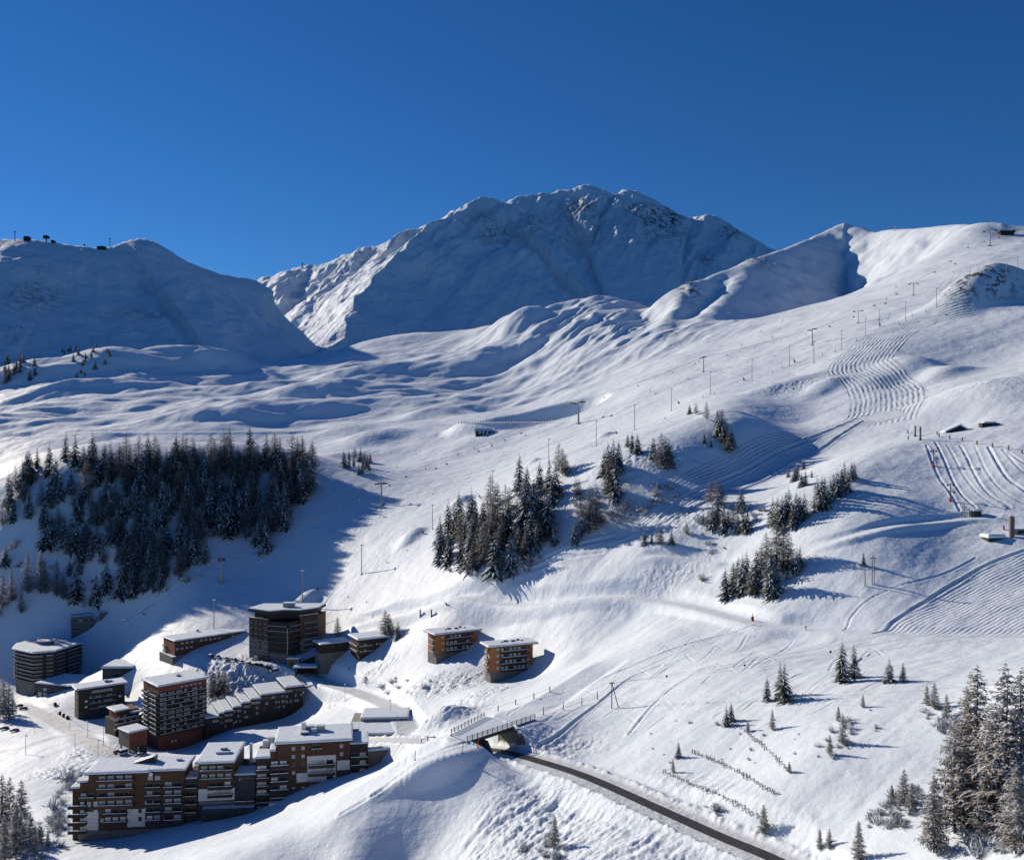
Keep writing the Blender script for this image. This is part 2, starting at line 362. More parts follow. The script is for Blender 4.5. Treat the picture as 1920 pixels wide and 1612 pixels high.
def place(px, py, ymin=0, ymax=1e9):
    """point of the ground seen at a photo position"""
    i = np.clip(np.interp((px - CX) / F, GU, np.arange(len(GU))), 0, len(GU) - 1.001)
    a = int(i); fa = i - a
    col = Tg[a] * (1 - fa) + Tg[a + 1] * fa
    t = (HY - py) / F
    j0 = min(int(np.searchsorted(GROWS, ymin)), len(GROWS) - 3); j1 = max(j0 + 2, min(int(np.searchsorted(GROWS, ymax)), len(GROWS) - 1))
    k = np.nonzero(col[j0:j1] >= t)[0]
    if ymin > ymax: print('BAD RANGE', px, py, ymin, ymax)
    if len(k) == 0: j = j0 + int(np.argmax(col[j0:j1])); y = GROWS[j]
    else:
        j = j0 + int(k[0])
        if j == j0: y = GROWS[j]
        else:
            c0, c1 = col[j - 1], col[j]
            y = GROWS[j - 1] + (GROWS[j] - GROWS[j - 1]) * (t - c0) / max(c1 - c0, 1e-9)
    x = (px - CX) / F * y
    return Vector((x, y, z_at(x, y)))

def grid_mesh(name, X, Y, Z, mat, attrs=None, keep=None):
    nu, nv = X.shape
    co = np.stack([X, Y, Z], -1).reshape(-1, 3).astype(np.float32)
    idx = np.arange(nu * nv).reshape(nu, nv)
    q = np.stack([idx[:-1, :-1], idx[1:, :-1], idx[1:, 1:], idx[:-1, 1:]], -1).reshape(-1, 4)
    if keep is not None:
        q = q[keep[:-1, :-1].ravel() | keep[1:, 1:].ravel()]
    me = bpy.data.meshes.new(name)
    me.vertices.add(len(co)); me.vertices.foreach_set('co', co.ravel())
    me.loops.add(q.size); me.loops.foreach_set('vertex_index', q.ravel().astype(np.int32))
    me.polygons.add(len(q))
    me.polygons.foreach_set('loop_start', (np.arange(len(q)) * 4).astype(np.int32))
    me.polygons.foreach_set('use_smooth', np.ones(len(q), bool))
    for k, v in (attrs or {}).items():
        at = me.attributes.new(k, 'FLOAT', 'POINT')
        at.data.foreach_set('value', np.asarray(v, np.float32).ravel())
    me.update(calc_edges=True)
    me.materials.append(mat)
    o = bpy.data.objects.new(name, me)
    COL.objects.link(o)
    return o

# ------------------------------------------------------------------ node helpers
def new_mat(name):
    m = bpy.data.materials.new(name); m.use_nodes = True
    nt = m.node_tree; nt.nodes.clear()
    out = nt.nodes.new('ShaderNodeOutputMaterial'); bs = nt.nodes.new('ShaderNodeBsdfPrincipled')
    nt.links.new(bs.outputs[0], out.inputs[0])
    bs.inputs['Specular IOR Level'].default_value = 0.25
    return m, nt, bs
def nd(nt, t, **kw):
    n = nt.nodes.new(t)
    for k, v in kw.items(): setattr(n, k, v)
    return n
def math_n(nt, op, a, b=None, c=None, clamp=False):
    n = nd(nt, 'ShaderNodeMath', operation=op, use_clamp=clamp)
    for i, v in enumerate((a, b, c)):
        if v is None: continue
        if isinstance(v, (int, float)): n.inputs[i].default_value = v
        else: nt.links.new(v, n.inputs[i])
    return n.outputs[0]
def noise_n(nt, vec, scale, detail=4, rough=0.55, out='Fac'):
    n = nd(nt, 'ShaderNodeTexNoise')
    n.inputs['Scale'].default_value = scale; n.inputs['Detail'].default_value = detail; n.inputs['Roughness'].default_value = rough
    nt.links.new(vec, n.inputs['Vector'])
    return n.outputs[out]
def ramp_n(nt, fac, a, b):
    n = nd(nt, 'ShaderNodeMapRange', clamp=True)
    n.inputs[1].default_value = a; n.inputs[2].default_value = b
    nt.links.new(fac, n.inputs[0])
    return n.outputs[0]
def mix_n(nt, fac, a, b):
    n = nd(nt, 'ShaderNodeMix', data_type='RGBA')
    for s, v in ((n.inputs[0], fac), (n.inputs[6], a), (n.inputs[7], b)):
        if isinstance(v, (int, float)): s.default_value = v
        elif isinstance(v, tuple): s.default_value = (*v[:3], 1)
        else: nt.links.new(v, s)
    return n.outputs[2]
SNOW = (0.66, 0.735, 0.83)
def snow_ground_mat():
    m, nt, bs = new_mat('ground_snow')
    geo = nd(nt, 'ShaderNodeNewGeometry'); pos = geo.outputs['Position']
    def att(n):
        a = nd(nt, 'ShaderNodeAttribute', attribute_name=n); return a.outputs['Fac']
    fine = noise_n(nt, pos, 0.55, 5, 0.6); big = noise_n(nt, pos, 0.09, 4, 0.55)
    g = math_n(nt, 'SINE', math_n(nt, 'MULTIPLY', att('groom'), 6.2832))
    gj = math_n(nt, 'MULTIPLY', g, math_n(nt, 'MULTIPLY', att('gmask'), ramp_n(nt, noise_n(nt, pos, 0.12, 3), 0.3, 0.6)))
    h = math_n(nt, 'ADD', math_n(nt, 'MULTIPLY', fine, math_n(nt, 'ADD', 0.11, math_n(nt, 'MULTIPLY', att('rough'), 0.9))), math_n(nt, 'MULTIPLY', big, 0.9))
    h = math_n(nt, 'ADD', h, math_n(nt, 'MULTIPLY', gj, 0.20))
    bp = nd(nt, 'ShaderNodeBump'); bp.inputs['Strength'].default_value = 1.0; bp.inputs['Distance'].default_value = 1.0
    nt.links.new(h, bp.inputs['Height']); nt.links.new(bp.outputs[0], bs.inputs['Normal'])
    tone = mix_n(nt, ramp_n(nt, noise_n(nt, pos, 0.02, 4), 0.3, 0.7), SNOW, (0.64, 0.71, 0.80))
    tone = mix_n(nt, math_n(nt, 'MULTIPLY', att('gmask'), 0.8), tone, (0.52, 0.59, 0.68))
    road = mix_n(nt, ramp_n(nt, noise_n(nt, pos, 0.5, 4), 0.3, 0.7), (0.46, 0.48, 0.51), (0.62, 0.65, 0.69))
    tone = mix_n(nt, att('road'), tone, road)
    rk = math_n(nt, 'MULTIPLY', att('rock'), ramp_n(nt, noise_n(nt, pos, 0.11, 6, 0.7), 0.50, 0.56))
    tone = mix_n(nt, rk, tone, (0.10, 0.085, 0.075))
    nt.links.new(tone, bs.inputs['Base Color'])
    bs.inputs['Roughness'].default_value = 0.62
    return m
M_GROUND = snow_ground_mat()

# attributes of the ground
FX, FY = Xg.ravel(), Yg.ravel()
def path_attr(pl, w, fo):
    d, sd, z, al = path_dist(FX, FY, pl, w + fo + 2); return 1 - smooth(w, w + fo, d), sd, al
road_a = np.zeros(FX.shape, np.float32)
for k, w, amt in ((4, 4.2, 0.85), (5, 2.6, 0.6), (6, 3.6, 0.75)):
    road_a = np.maximum(road_a, amt * path_attr(SHELVES[k][0], w, 1.2)[0])
road_a = np.maximum(road_a, 0.7 * path_attr(MAIN_ROAD, 5.0, 1.5)[0])
groom = np.zeros(FX.shape, np.float32); gmask = np.zeros(FX.shape, np.float32)
def groom_path(pts, hw, period, amt=1.0):
    global groom, gmask
    pl = catmull(np.array([place(a, b, c, d)[:] for a, b, c, d in pts]), 6)
    b, sd, al = path_attr(pl, hw, 1.0)
    ends = smooth(0, 4, al) * (1 - smooth(al.max() - 4, al.max(), al))
    m = b * ends * (.55 + .45 * smooth(-.3, .3, perlin(FX / 18, FY / 18, 95)))
    groom = np.where(m > 0.01, sd / period + .28 * perlin(FX / 12, FY / 12, 92) + .6 * perlin(FX / 60, FY / 60, 93), groom); gmask = np.maximum(gmask, amt * m)
    return pl
def pin(poly, px, py):
    ins = np.zeros(px.shape, bool); n = len(poly)
    for i in range(n):
        (x0, y0), (x1, y1) = poly[i], poly[(i + 1) % n]
        c = ((y0 > py) != (y1 > py)) & (px < (x1 - x0) * (py - y0) / (y1 - y0 + 1e-9) + x0)
        ins ^= c
    return ins
rough_a = np.zeros(FX.shape, np.float32)
for px, py, Yc, rx, ry, amp in ROUGH:
    rough_a = np.maximum(rough_a, amp * gauss2(FX, FY, px, py, Yc, rx, ry, 0, 1.6))
S_PISTE = groom_path([(1640,800,450,900),(1664,760,550,950),(1652,722,600,950),(1612,690,650,1000),(1634,655,700,1050),(1678,622,800,1150),(1730,594,850,1200),(1820,552,850,1250)], 25, 3.5, 1.35)
groom_path([(1190,1000,430,700),(1240,968,440,700),(1350,905,480,700),(1480,842,500,760),(1600,795,540,800),(1690,770,560,800)], 15, 2.3, 0.95)
def groom_poly(poly, ya, yb, p0, p1, period, amt):
    global groom, gmask
    pxg, pyg = CX + F * FX / FY, HY - F * Zg.ravel() / FY
    m = pin(poly, pxg, pyg) & (FY > ya) & (FY < yb)
    a, b = place(*p0, ya, yb), place(*p1, ya, yb)
    d = (b - a).to_2d().normalized()
    s = (FX - a.x) * d.y - (FY - a.y) * d.x + 1.2 * perlin(FX / 25, FY / 25, 91) + .5 * perlin(FX / 6, FY / 6, 94)
    groom = np.where(m, s / period, groom); gmask = np.maximum(gmask, amt * m)
groom_poly([(1625,1190),(1700,1140),(1800,1080),(1925,1035),(2300,980),(2300,1196),(1925,1194),(1800,1194)], 280, 420, (1700,1170), (1880,1080), 1.55, 0.42)
rock_a = np.zeros(FX.shape, np.float32)
for px, py, Yc, rx, ry in ((1290,545,1640,22,60),(1420,490,1840,26,50),(1840,570,900,36,24),(1262,668,1350,12,16)):
    rock_a = np.maximum(rock_a, gauss2(FX, FY, px, py, Yc, rx, ry, 0, 1.5))
ground = grid_mesh('snow_ground', Xg, Yg, Zg, M_GROUND, dict(road=road_a, groom=groom, gmask=gmask, rough=rough_a, rock=rock_a))
ground['kind'] = 'structure'

# ------------------------------------------------------------------ far mountains
def far_mat(name, sc):
    m, nt, bs = new_mat(name)
    geo = nd(nt, 'ShaderNodeNewGeometry'); pos = geo.outputs['Position']
    a = nd(nt, 'ShaderNodeAttribute', attribute_name='rock')
    rk = math_n(nt, 'MULTIPLY', ramp_n(nt, a.outputs['Fac'], 0.15, 0.6), ramp_n(nt, noise_n(nt, pos, 0.045 * sc, 7, 0.72), 0.505, 0.55))
    rcol = mix_n(nt, noise_n(nt, pos, 0.02, 3), (0.075, 0.058, 0.045), (0.15, 0.115, 0.09))
    nt.links.new(mix_n(nt, rk, SNOW, rcol), bs.inputs['Base Color'])
    h = math_n(nt, 'ADD', math_n(nt, 'MULTIPLY', noise_n(nt, pos, 0.03, 7, 0.66), 13.0), math_n(nt, 'MULTIPLY', rk, 2.5))
    bp = nd(nt, 'ShaderNodeBump'); bp.inputs['Distance'].default_value = 1.0; bp.inputs['Strength'].default_value = 0.8
    nt.links.new(h, bp.inputs['Height']); nt.links.new(bp.outputs[0], bs.inputs['Normal'])
    bs.inputs['Roughness'].default_value = 0.65
    return m
B_CREST = catmull(polyline([(-500,440,2000),(-260,450,2050),(0,449,2150),(50,448,2150),(130,458,2180),(200,464,2200),(235,452,2230),(265,447,2250),(292,454,2270),(350,489,2350),(420,514,2450),(482,527,2600),(508,556,2660),(526,590,2660),(545,645,2600),(560,720,2500)]), 6)
C_CREST = catmull(polyline([(400,545,4600),(482,525,4520),(520,515,4480),(567,500,4420),(600,497,4390),(640,481,4340),(700,464,4260),(760,440,4180),(810,420,4100),(865,391,4020),(905,371,4100),(935,376,4150),(965,374,4150),(1000,365,4200),(1040,361,4250),(1070,354,4250),(1100,347,4250),(1125,354,4250),(1152,366,4250),(1180,356,4200),(1215,370,4200),(1250,388,4200),(1275,402,4200),(1300,409,4200),(1332,404,4150),(1362,416,4150),(1400,440,4150),(1450,468,4150),(1520,505,4150),(1700,560,4200)]), 6)
C_SPURS = [([(880,384,4040),(820,425,3800),(745,478,3500),(690,545,3150),(640,610,2850),(590,670,2600)], 0.62, 0.50),
           ([(700,464,4260),(640,512,3900),(590,560,3550),(545,620,3150)], 0.62, 0.6),
           ([(567,500,4420),(545,535,4100),(510,575,3700)], 0.62, 0.6),
           ([(790,428,4130),(715,480,3800),(650,545,3400),(600,620,2950)], 0.62, 0.6),
           ([(965,374,4150),(925,440,3850),(890,500,3600),(860,560,3350)], 0.72, 0.62),
           ([(1040,361,4250),(1000,430,3900),(970,480,3700),(940,560,3400)], 0.72, 0.62),
           ([(1340,405,4150),(1345,450,3950),(1340,500,3700),(1325,600,3200)], 0.7, 0.66)]
C_SPURS = [(catmull(polyline(a), 4), b, c) for a, b, c in C_SPURS]
def smax(a, b, k):
    h = np.clip(0.5 + 0.5 * (b - a) / k, 0, 1)
    return a * (1 - h) + b * h + k * h * (1 - h)
def hill_height(X, Y):
    d, sd, z, al = path_dist(X, Y, B_CREST)
    front = z - 0.57 * d - 26 * smooth(30, 260, d) + 20 * smooth(300, 900, d)
    h = np.where(sd < 0, front, z - 0.6 * d)
    n = smooth(8, 160, d)
    return h + n * (26 * fbm(X / 260, Y / 260, 101, 5, 0.45) + 14 * ridged((X * 0.9 + Y * 0.4) / 150, (Y * .9 - X * .4) / 420, 103, 3)) + 2.5 * fbm(X / 40, Y / 40, 105, 2)
def mount_height(X, Y):
    d, sd, z, al = path_dist(X, Y, C_CREST)
    wx, wy = X + 60 * fbm(X / 300, Y / 300, 110, 3), Y + 60 * fbm(X / 300, Y / 300, 111, 3)
    d2, sd2, z2, al2 = path_dist(wx, wy, C_CREST)
    h = np.where(sd < 0, z - 0.69 * d - 20 * smooth(0, 200, d), z - 0.7 * d)
    for i, (pl, a, b) in enumerate(C_SPURS):
        h = smax(h, ridge_surface(wx, wy, pl, a, b)[0] - (46 if i > 3 else 0), 34.0)
    h = np.minimum(h, z + 4 - 0.30 * d)
    n = smooth(3, 110, d); hi = 1 - smooth(250, 900, d)
    h = h + 9 * hi * (fbm(X / 60, Y / 60, 119, 3, .55)) + 7 * ridged(X / 75, Y / 75, 121, 3, .5) * (1 - smooth(0, 60, d))
    fl = (X * 0.92 - Y * 0.4)                 # across the fall line
    h = h + n * ((16 + 36 * hi) * ridged((fl + 30 * perlin(X / 160, Y / 160, 118)) / 150, (X * 0.4 + Y * 0.92) / 620, 113, 4, 0.5) - 12 + 15 * fbm(X / 220, Y / 220, 115, 5, 0.45)) + 3.5 * fbm(X / 42, Y / 42, 117, 4, .55)
    return h
def far_grid(name, fn, px0, px1, y0, y1, nu, nv, mat, rocks):
    u = (np.linspace(px0, px1, nu) - CX) / F
    UU, YY = np.meshgrid(u, np.geomspace(y0, y1, nv), indexing='ij')
    XX = UU * YY
    ZZ = fn(XX.ravel(), YY.ravel()).reshape(XX.shape)
    pxg, pyg = CX + F * UU, HY - F * ZZ / YY
    rk = np.zeros(XX.shape)
    for a, b, rx, ry, amt in rocks:
        rk = np.maximum(rk, amt * np.exp(-(((pxg - a) / rx) ** 2 + ((pyg - b) / ry) ** 2) ** 1.2))
    o = grid_mesh(name, XX, YY, ZZ, mat, dict(rock=rk), ZZ > 60)
    o['kind'] = 'structure'
    return o
hill = far_grid('left_hill', hill_height, -320, 700, 1250, 3100, 360, 240, far_mat('hill_snow', 1.6), [(60,560,90,40,0.35),(250,590,120,20,0.3)])
mount = far_grid('mountain', mount_height, 380, 1800, 2250, 5000, 780, 380, far_mat('mountain_snow', 1.0),
    [(1100,430,330,70,0.27),(1235,410,46,22,1.0),(1200,395,40,18,0.6),(1090,392,40,26,0.5),(930,440,50,30,0.42),(1000,420,60,30,0.36),(1375,432,40,22,0.55),(1240,440,80,24,0.4),(1325,485,20,14,0.5),(905,410,36,22,0.42)])

# ------------------------------------------------------------------ materials of built things
def solid(name, col, rough=0.7, var=0.25, scale=0.6, metal=0.0, bump=0.0, streak=None):
    m, nt, bs = new_mat(name)
    tc = nd(nt, 'ShaderNodeTexCoord'); v = tc.outputs['Object']
    if streak:
        mp = nd(nt, 'ShaderNodeMapping'); mp.inputs['Scale'].default_value = streak
        nt.links.new(v, mp.inputs['Vector']); v = mp.outputs[0]
    f = ramp_n(nt, noise_n(nt, v, scale, 5, 0.6), 0.25, 0.75)
    nt.links.new(mix_n(nt, f, tuple(c * (1 - var) for c in col), tuple(min(1, c * (1 + var)) for c in col)), bs.inputs['Base Color'])
    bs.inputs['Roughness'].default_value = rough; bs.inputs['Metallic'].default_value = metal
    if bump:
        b = nd(nt, 'ShaderNodeBump'); b.inputs['Distance'].default_value = bump
        nt.links.new(f, b.inputs['Height']); nt.links.new(b.outputs[0], bs.inputs['Normal'])
    return m
M = dict(
 snow=solid('snow', SNOW, 0.6, 0.03, 0.35, bump=0.12),
 wood=solid('brown_larch_boards', (0.085, 0.047, 0.028), 0.75, 0.45, 0.5, streak=(6, 6, 0.5)),
 wood_d=solid('dark_stained_wood', (0.040, 0.030, 0.025), 0.75, 0.4, 0.5, streak=(1, 1, 6)),
 wood_o=solid('orange_larch_boards', (0.34, 0.135, 0.05), 0.7, 0.3, 0.5, streak=(6, 6, 0.5)),
 wood_g=solid('weathered_timber', (0.20, 0.165, 0.13), 0.85, 0.35, 1.0, streak=(4, 4, 0.7)),
 brick=solid('red_brick', (0.17, 0.06, 0.042), 0.85, 0.3, 1.6),
 stone=solid('grey_stone', (0.15, 0.15, 0.145), 0.9, 0.35, 0.7, bump=0.05),
 teal=solid('slate_cladding', (0.040, 0.052, 0.060), 0.7, 0.3, 0.6),
 white=solid('white_render', (0.62, 0.62, 0.60), 0.8, 0.08, 0.5),
 conc=solid('concrete', (0.30, 0.29, 0.27), 0.85, 0.25, 0.4),
 metal=solid('galvanised_steel', (0.33, 0.34, 0.35), 0.45, 0.15, 1.0, 0.6),
 dark=solid('dark_metal', (0.030, 0.032, 0.036), 0.5, 0.2, 1.0),
 glass=solid('window_glass', (0.022, 0.026, 0.032), 0.08, 0.5, 0.3),
 curtain=solid('net_curtain', (0.42, 0.43, 0.44), 0.6, 0.25, 0.7),
 frame=solid('window_frame', (0.20, 0.19, 0.18), 0.6, 0.15),
 red=solid('red_padding', (0.45, 0.035, 0.03), 0.6, 0.15),
 orange=solid('orange_cloth', (0.6, 0.13, 0.03), 0.7, 0.1),
 asphalt=solid('wet_asphalt', (0.042, 0.043, 0.046), 0.6, 0.5, 0.5),
 tyre=solid('tyre_rubber', (0.02, 0.02, 0.02), 0.8, 0.1),
 bark=solid('bark', (0.075, 0.055, 0.042), 0.9, 0.35, 5.0),
 needle=solid('spruce_needles', (0.046, 0.051, 0.045), 0.8, 0.5, 9.0),
 twig=solid('bare_larch_twigs', (0.16, 0.122, 0.10), 0.85, 0.4, 9.0),
 frost=solid('frosted_twigs', (0.42, 0.41, 0.41), 0.8, 0.3, 12.0),
 skin=solid('skin', (0.5, 0.33, 0.25), 0.6, 0.05),
)
for _k, _c in dict(car_black=(0.015, 0.016, 0.018), car_grey=(0.16, 0.165, 0.17), car_silver=(0.42, 0.43, 0.44), car_white=(0.72, 0.72, 0.72), car_blue=(0.03, 0.05, 0.11), car_red=(0.26, 0.05, 0.05)).items():
    M[_k] = solid(_k, _c, 0.3, 0.05)

def vary(name, lo, hi):
    m = M[name]; nt = m.node_tree; bs = [n for n in nt.nodes if n.type == 'BSDF_PRINCIPLED'][0]
    src = bs.inputs['Base Color'].links[0].from_socket; oi = nd(nt, 'ShaderNodeObjectInfo'); hv = nd(nt, 'ShaderNodeHueSaturation')
    mr = nd(nt, 'ShaderNodeMapRange'); mr.inputs[3].default_value = lo; mr.inputs[4].default_value = hi
    nt.links.new(oi.outputs['Random'], mr.inputs[0]); nt.links.new(mr.outputs[0], hv.inputs['Value']); nt.links.new(src, hv.inputs['Color']); nt.links.new(hv.outputs[0], bs.inputs['Base Color'])
vary('needle', .6, 1.9); vary('twig', .6, 1.5); vary('frost', .7, 1.15)
# ------------------------------------------------------------------ mesh builder
class MB:
    def __init__(self): self.v, self.f, self.mi, self.ms = [], [], [], []
    def mat(self, m):
        if m not in self.ms: self.ms.append(m)
        return self.ms.index(m)
    def face(self, pts, m):
        n = len(self.v); self.v += [tuple(p) for p in pts]; self.f.append(tuple(range(n, n + len(pts)))); self.mi.append(self.mat(m))
    def box(self, x0, x1, y0, y1, z0, z1, m, top=None):
        n = len(self.v); k = self.mat(m); t = self.mat(top or m)
        self.v += [(x0, y0, z0), (x1, y0, z0), (x1, y1, z0), (x0, y1, z0), (x0, y0, z1), (x1, y0, z1), (x1, y1, z1), (x0, y1, z1)]
        for q, mm in (((0, 3, 2, 1), k), ((4, 5, 6, 7), t), ((0, 1, 5, 4), k), ((1, 2, 6, 5), k), ((2, 3, 7, 6), k), ((3, 0, 4, 7), k)):
            self.f.append(tuple(n + i for i in q)); self.mi.append(mm)
    def rings(self, rings, m, cap0=True, cap1=True, close=True):
        n = len(self.v); k = self.mat(m); c = len(rings[0])
        for r in rings: self.v += [tuple(p) for p in r]
        for a in range(len(rings) - 1):
            for i in range(c if close else c - 1):
                j = (i + 1) % c
                self.f.append((n + a * c + i, n + a * c + j, n + (a + 1) * c + j, n + (a + 1) * c + i)); self.mi.append(k)
        if cap0: self.f.append(tuple(n + i for i in reversed(range(c)))); self.mi.append(k)
        if cap1: self.f.append(tuple(n + (len(rings) - 1) * c + i for i in range(c))); self.mi.append(k)
    def prism(self, poly, z0, z1, m):
        self.rings([[(x, y, z0) for x, y in poly], [(x, y, z1) for x, y in poly]], m)
    def tube(self, p0, p1, r0, r1=None, m=None, n=6):
        r1 = r0 if r1 is None else r1
        a, b = Vector(p0), Vector(p1); d = (b - a).normalized()
        u = d.orthogonal().normalized(); w = d.cross(u)
        self.rings([[p + (u * math.cos(2 * math.pi * i / n) + w * math.sin(2 * math.pi * i / n)) * r for i in range(n)] for p, r in ((a, r0), (b, r1))], m)
    def bar(self, p0, p1, w, m): self.tube(p0, p1, w, w, m, 4)
    def mesh(self, name, smooth_shade=False):
        me = bpy.data.meshes.new(name); me.from_pydata(self.v, [], self.f)
        for m in self.ms: me.materials.append(M[m])
        me.polygons.foreach_set('material_index', self.mi)
        if smooth_shade: me.polygons.foreach_set('use_smooth', [True] * len(self.f))
        me.update(); return me
    def build(self, name, parent=None, loc=(0, 0, 0), rz=0.0, smooth_shade=False):
        return put(self.mesh(name, smooth_shade), name, parent, loc, rz)
def put(me, name, parent=None, loc=(0, 0, 0), rz=0.0, s=None):
    o = bpy.data.objects.new(name, me); COL.objects.link(o)
    o.parent = parent; o.location = loc; o.rotation_euler = (0, 0, rz)
    if s is not None: o.scale = s if hasattr(s, '__len__') else (s, s, s)
    return o
def tag(o, label, cat, group=None):
    o['label'] = label; o['category'] = cat
    if group: o['group'] = group
    return o
def thing(name, label, cat, loc, rz=0.0, group=None):
    o = bpy.data.objects.new(name, None); COL.objects.link(o)
    o.empty_display_size = 0.5; o.location = loc; o.rotation_euler = (0, 0, rz)
    return tag(o, label, cat, group)
def copy_tree(src, loc, rz=None, s=None, label=None, scale_to=None):
    r = src.copy(); COL.objects.link(r); r.location = loc
    if rz is not None: r.rotation_euler = (0, 0, rz)
    if s is not None: r.scale = s if hasattr(s, '__len__') else (s, s, s)
    if label: r['label'] = label
    for ch in list(src.children):
        c = ch.copy(); COL.objects.link(c); c.parent = r
        for g in list(ch.children):
            d = g.copy(); COL.objects.link(d); d.parent = c
    return r
def snow_slab(mb, poly, z, t, seed=0, edge=0.35):
    """a settled snow layer with a rounded, slightly uneven rim"""
    rnd = random.Random(seed); n = len(poly)
    pts = []
    for i in range(n):
        a, b = Vector(poly[i]), Vector(poly[(i + 1) % n]); k = max(1, int((b - a).length / 2.5))
        pts += [a.lerp(b, j / k) for j in range(k)]
    c = sum(pts, Vector((0, 0))) / len(pts)
    def ring(ins, zz, j):
        out = []
        for p in pts:
            d = (c - p); L = d.length
            q = p + d * (ins / max(L, 1e-6)) * (1 + 0.35 * rnd.uniform(-1, 1))
            out.append((q.x, q.y, zz + rnd.uniform(-j, j)))
        return out
    mb.rings([ring(-0.08, z, 0), ring(-0.22, z + t * 0.45, 0.05), ring(edge * 0.4, z + t * 0.85, 0.06), ring(edge * 2.2, z + t, 0.04)], 'snow')

# ------------------------------------------------------------------ buildings
rnd = random.Random(3)
class Bld:
    """a building whose front wall runs from p0 to p1 (photo positions of its top line at distance Y of p0)"""
    def __init__(s, name, label, cat, p0, p1, Y, base, depth=None, back=None, group=None):
        z = (HY - p0[1]) / F * Y
        def un(p):
            y = -F * z / (p[1] - HY); return Vector(((p[0] - CX) / F * y, y))
        A, B = un(p0), un(p1)
        s.A, d = A, B - A; s.L = d.length; s.ang = math.atan2(d.y, d.x); s.d = d.normalized(); s.n = Vector((-s.d.y, s.d.x))
        s.D = depth if depth else abs((un(back) - A).dot(s.n))
        s.H = (base - p0[1]) / F * Y
        s.Y = Y
        s.root = thing(name, label, cat, (A.x, A.y, z - s.H), s.ang, group)
        s.cache = {}
    def X(s, px):
        u = (px - CX) / F
        return (u * s.A.y - s.A.x) / (s.d.x - u * s.d.y)
    def Z(s, px, py):
        y = s.A.y + s.X(px) * s.d.y
        return (HY - py) / F * y - s.root.location.z
    def box(s, name, x0, x1, y0, y1, z0, z1, m, parent=None, top=None):
        b = MB(); b.box(x0, x1, y0, y1, z0, z1, m, top); return b.build(name, parent or s.root)
    def _pose(s, face, t, z):
        if face == 'front': return (t, -0.02, z), 0.0
        if face == 'left': return (-0.02, s.D - t, z), -math.pi / 2
        if face == 'right': return (s.L + 0.02, t, z), math.pi / 2
    def win(s, t, z, w, h, face='front', kind='glass', off=0.0):
        """window with a frame round a recessed pane"""
        if kind == 'glass' and rnd.random() < .28: kind = 'curtain'
        key = ('w', round(w, 2), round(h, 2), kind)
        if key not in s.cache:
            b = MB(); f = 0.09
            b.box(0, w, -0.06, 0.0, 0, f, 'frame'); b.box(0, w, -0.06, 0.0, h - f, h, 'frame')
            b.box(0, f, -0.06, 0.0, f, h - f, 'frame'); b.box(w - f, w, -0.06, 0.0, f, h - f, 'frame')
            b.box(w / 2 - 0.04, w / 2 + 0.04, -0.05, 0.0, f, h - f, 'frame')
            b.box(f, w / 2 - 0.04, -0.025, 0.0, f, h - f, kind); b.box(w / 2 + 0.04, w - f, -0.025, 0.0, f, h - f, 'glass' if kind == 'glass' else kind)
            s.cache[key] = b.mesh('window')
        loc, rz = s._pose(face, t, z)
        loc = (loc[0], loc[1] + (off if face == 'front' else 0), loc[2])
        return put(s.cache[key], 'window', s.root, loc, rz)
    def balc(s, t0, t1, z, dep=1.4, face='front', m='wood_d', par=0.95, off=0.0, snow=0.16, sides=True, posts=0):
        w = t1 - t0; key = ('b', round(w, 2), round(dep, 2), m, round(par, 2), snow, sides)
        if key not in s.cache:
            b = MB()
            b.box(0, w, -dep, 0, -0.2, 0, 'conc')
            b.box(0, w, -dep - 0.07, -dep, -0.25, par, m)
            if sides:
                b.box(0, 0.07, -dep, 0, 0.0, par, m); b.box(w - 0.07, w, -dep, 0, 0.0, par, m)
            if snow:
                b.box(-0.04, w + 0.04, -dep - 0.16, -dep + 0.12, par, par + snow, 'snow')
                b.box(0.1, w - 0.1, -dep + 0.02, -0.35, 0.0, 0.3, 'snow')
            s.cache[key] = b.mesh('balcony')
        loc, rz = s._pose(face, t0, z)
        loc = (loc[0], loc[1] + (off if face == 'front' else 0), loc[2])
        return put(s.cache[key], 'balcony', s.root, loc, rz)
    def roof(s, x0, x1, y0, y1, z, over=0.7, t=0.4, st=0.75, m='dark', seed=0):
        b = MB(); b.box(x0 - over, x1 + over, y0 - over, y1 + over, z, z + t, m)
        r = b.build('roof', s.root)
        c = MB(); o = over + 0.05
        snow_slab(c, [(x0 - o, y0 - o), (x1 + o, y0 - o), (x1 + o, y1 + o), (x0 - o, y1 + o)], z + t + 0.003, st, seed)
        c.build('snow_cover', r)
        return r
    def vent(s, x, y, z, w, d, h, m='metal', cap=True):
        b = MB(); b.box(x, x + w, y, y + d, z, z + h, m)
        if cap: b.box(x - 0.1, x + w + 0.1, y - 0.1, y + d + 0.1, z + h, z + h + 0.45, 'snow')
        return b.build('roof_vent', s.root)

rnd = random.Random(11)
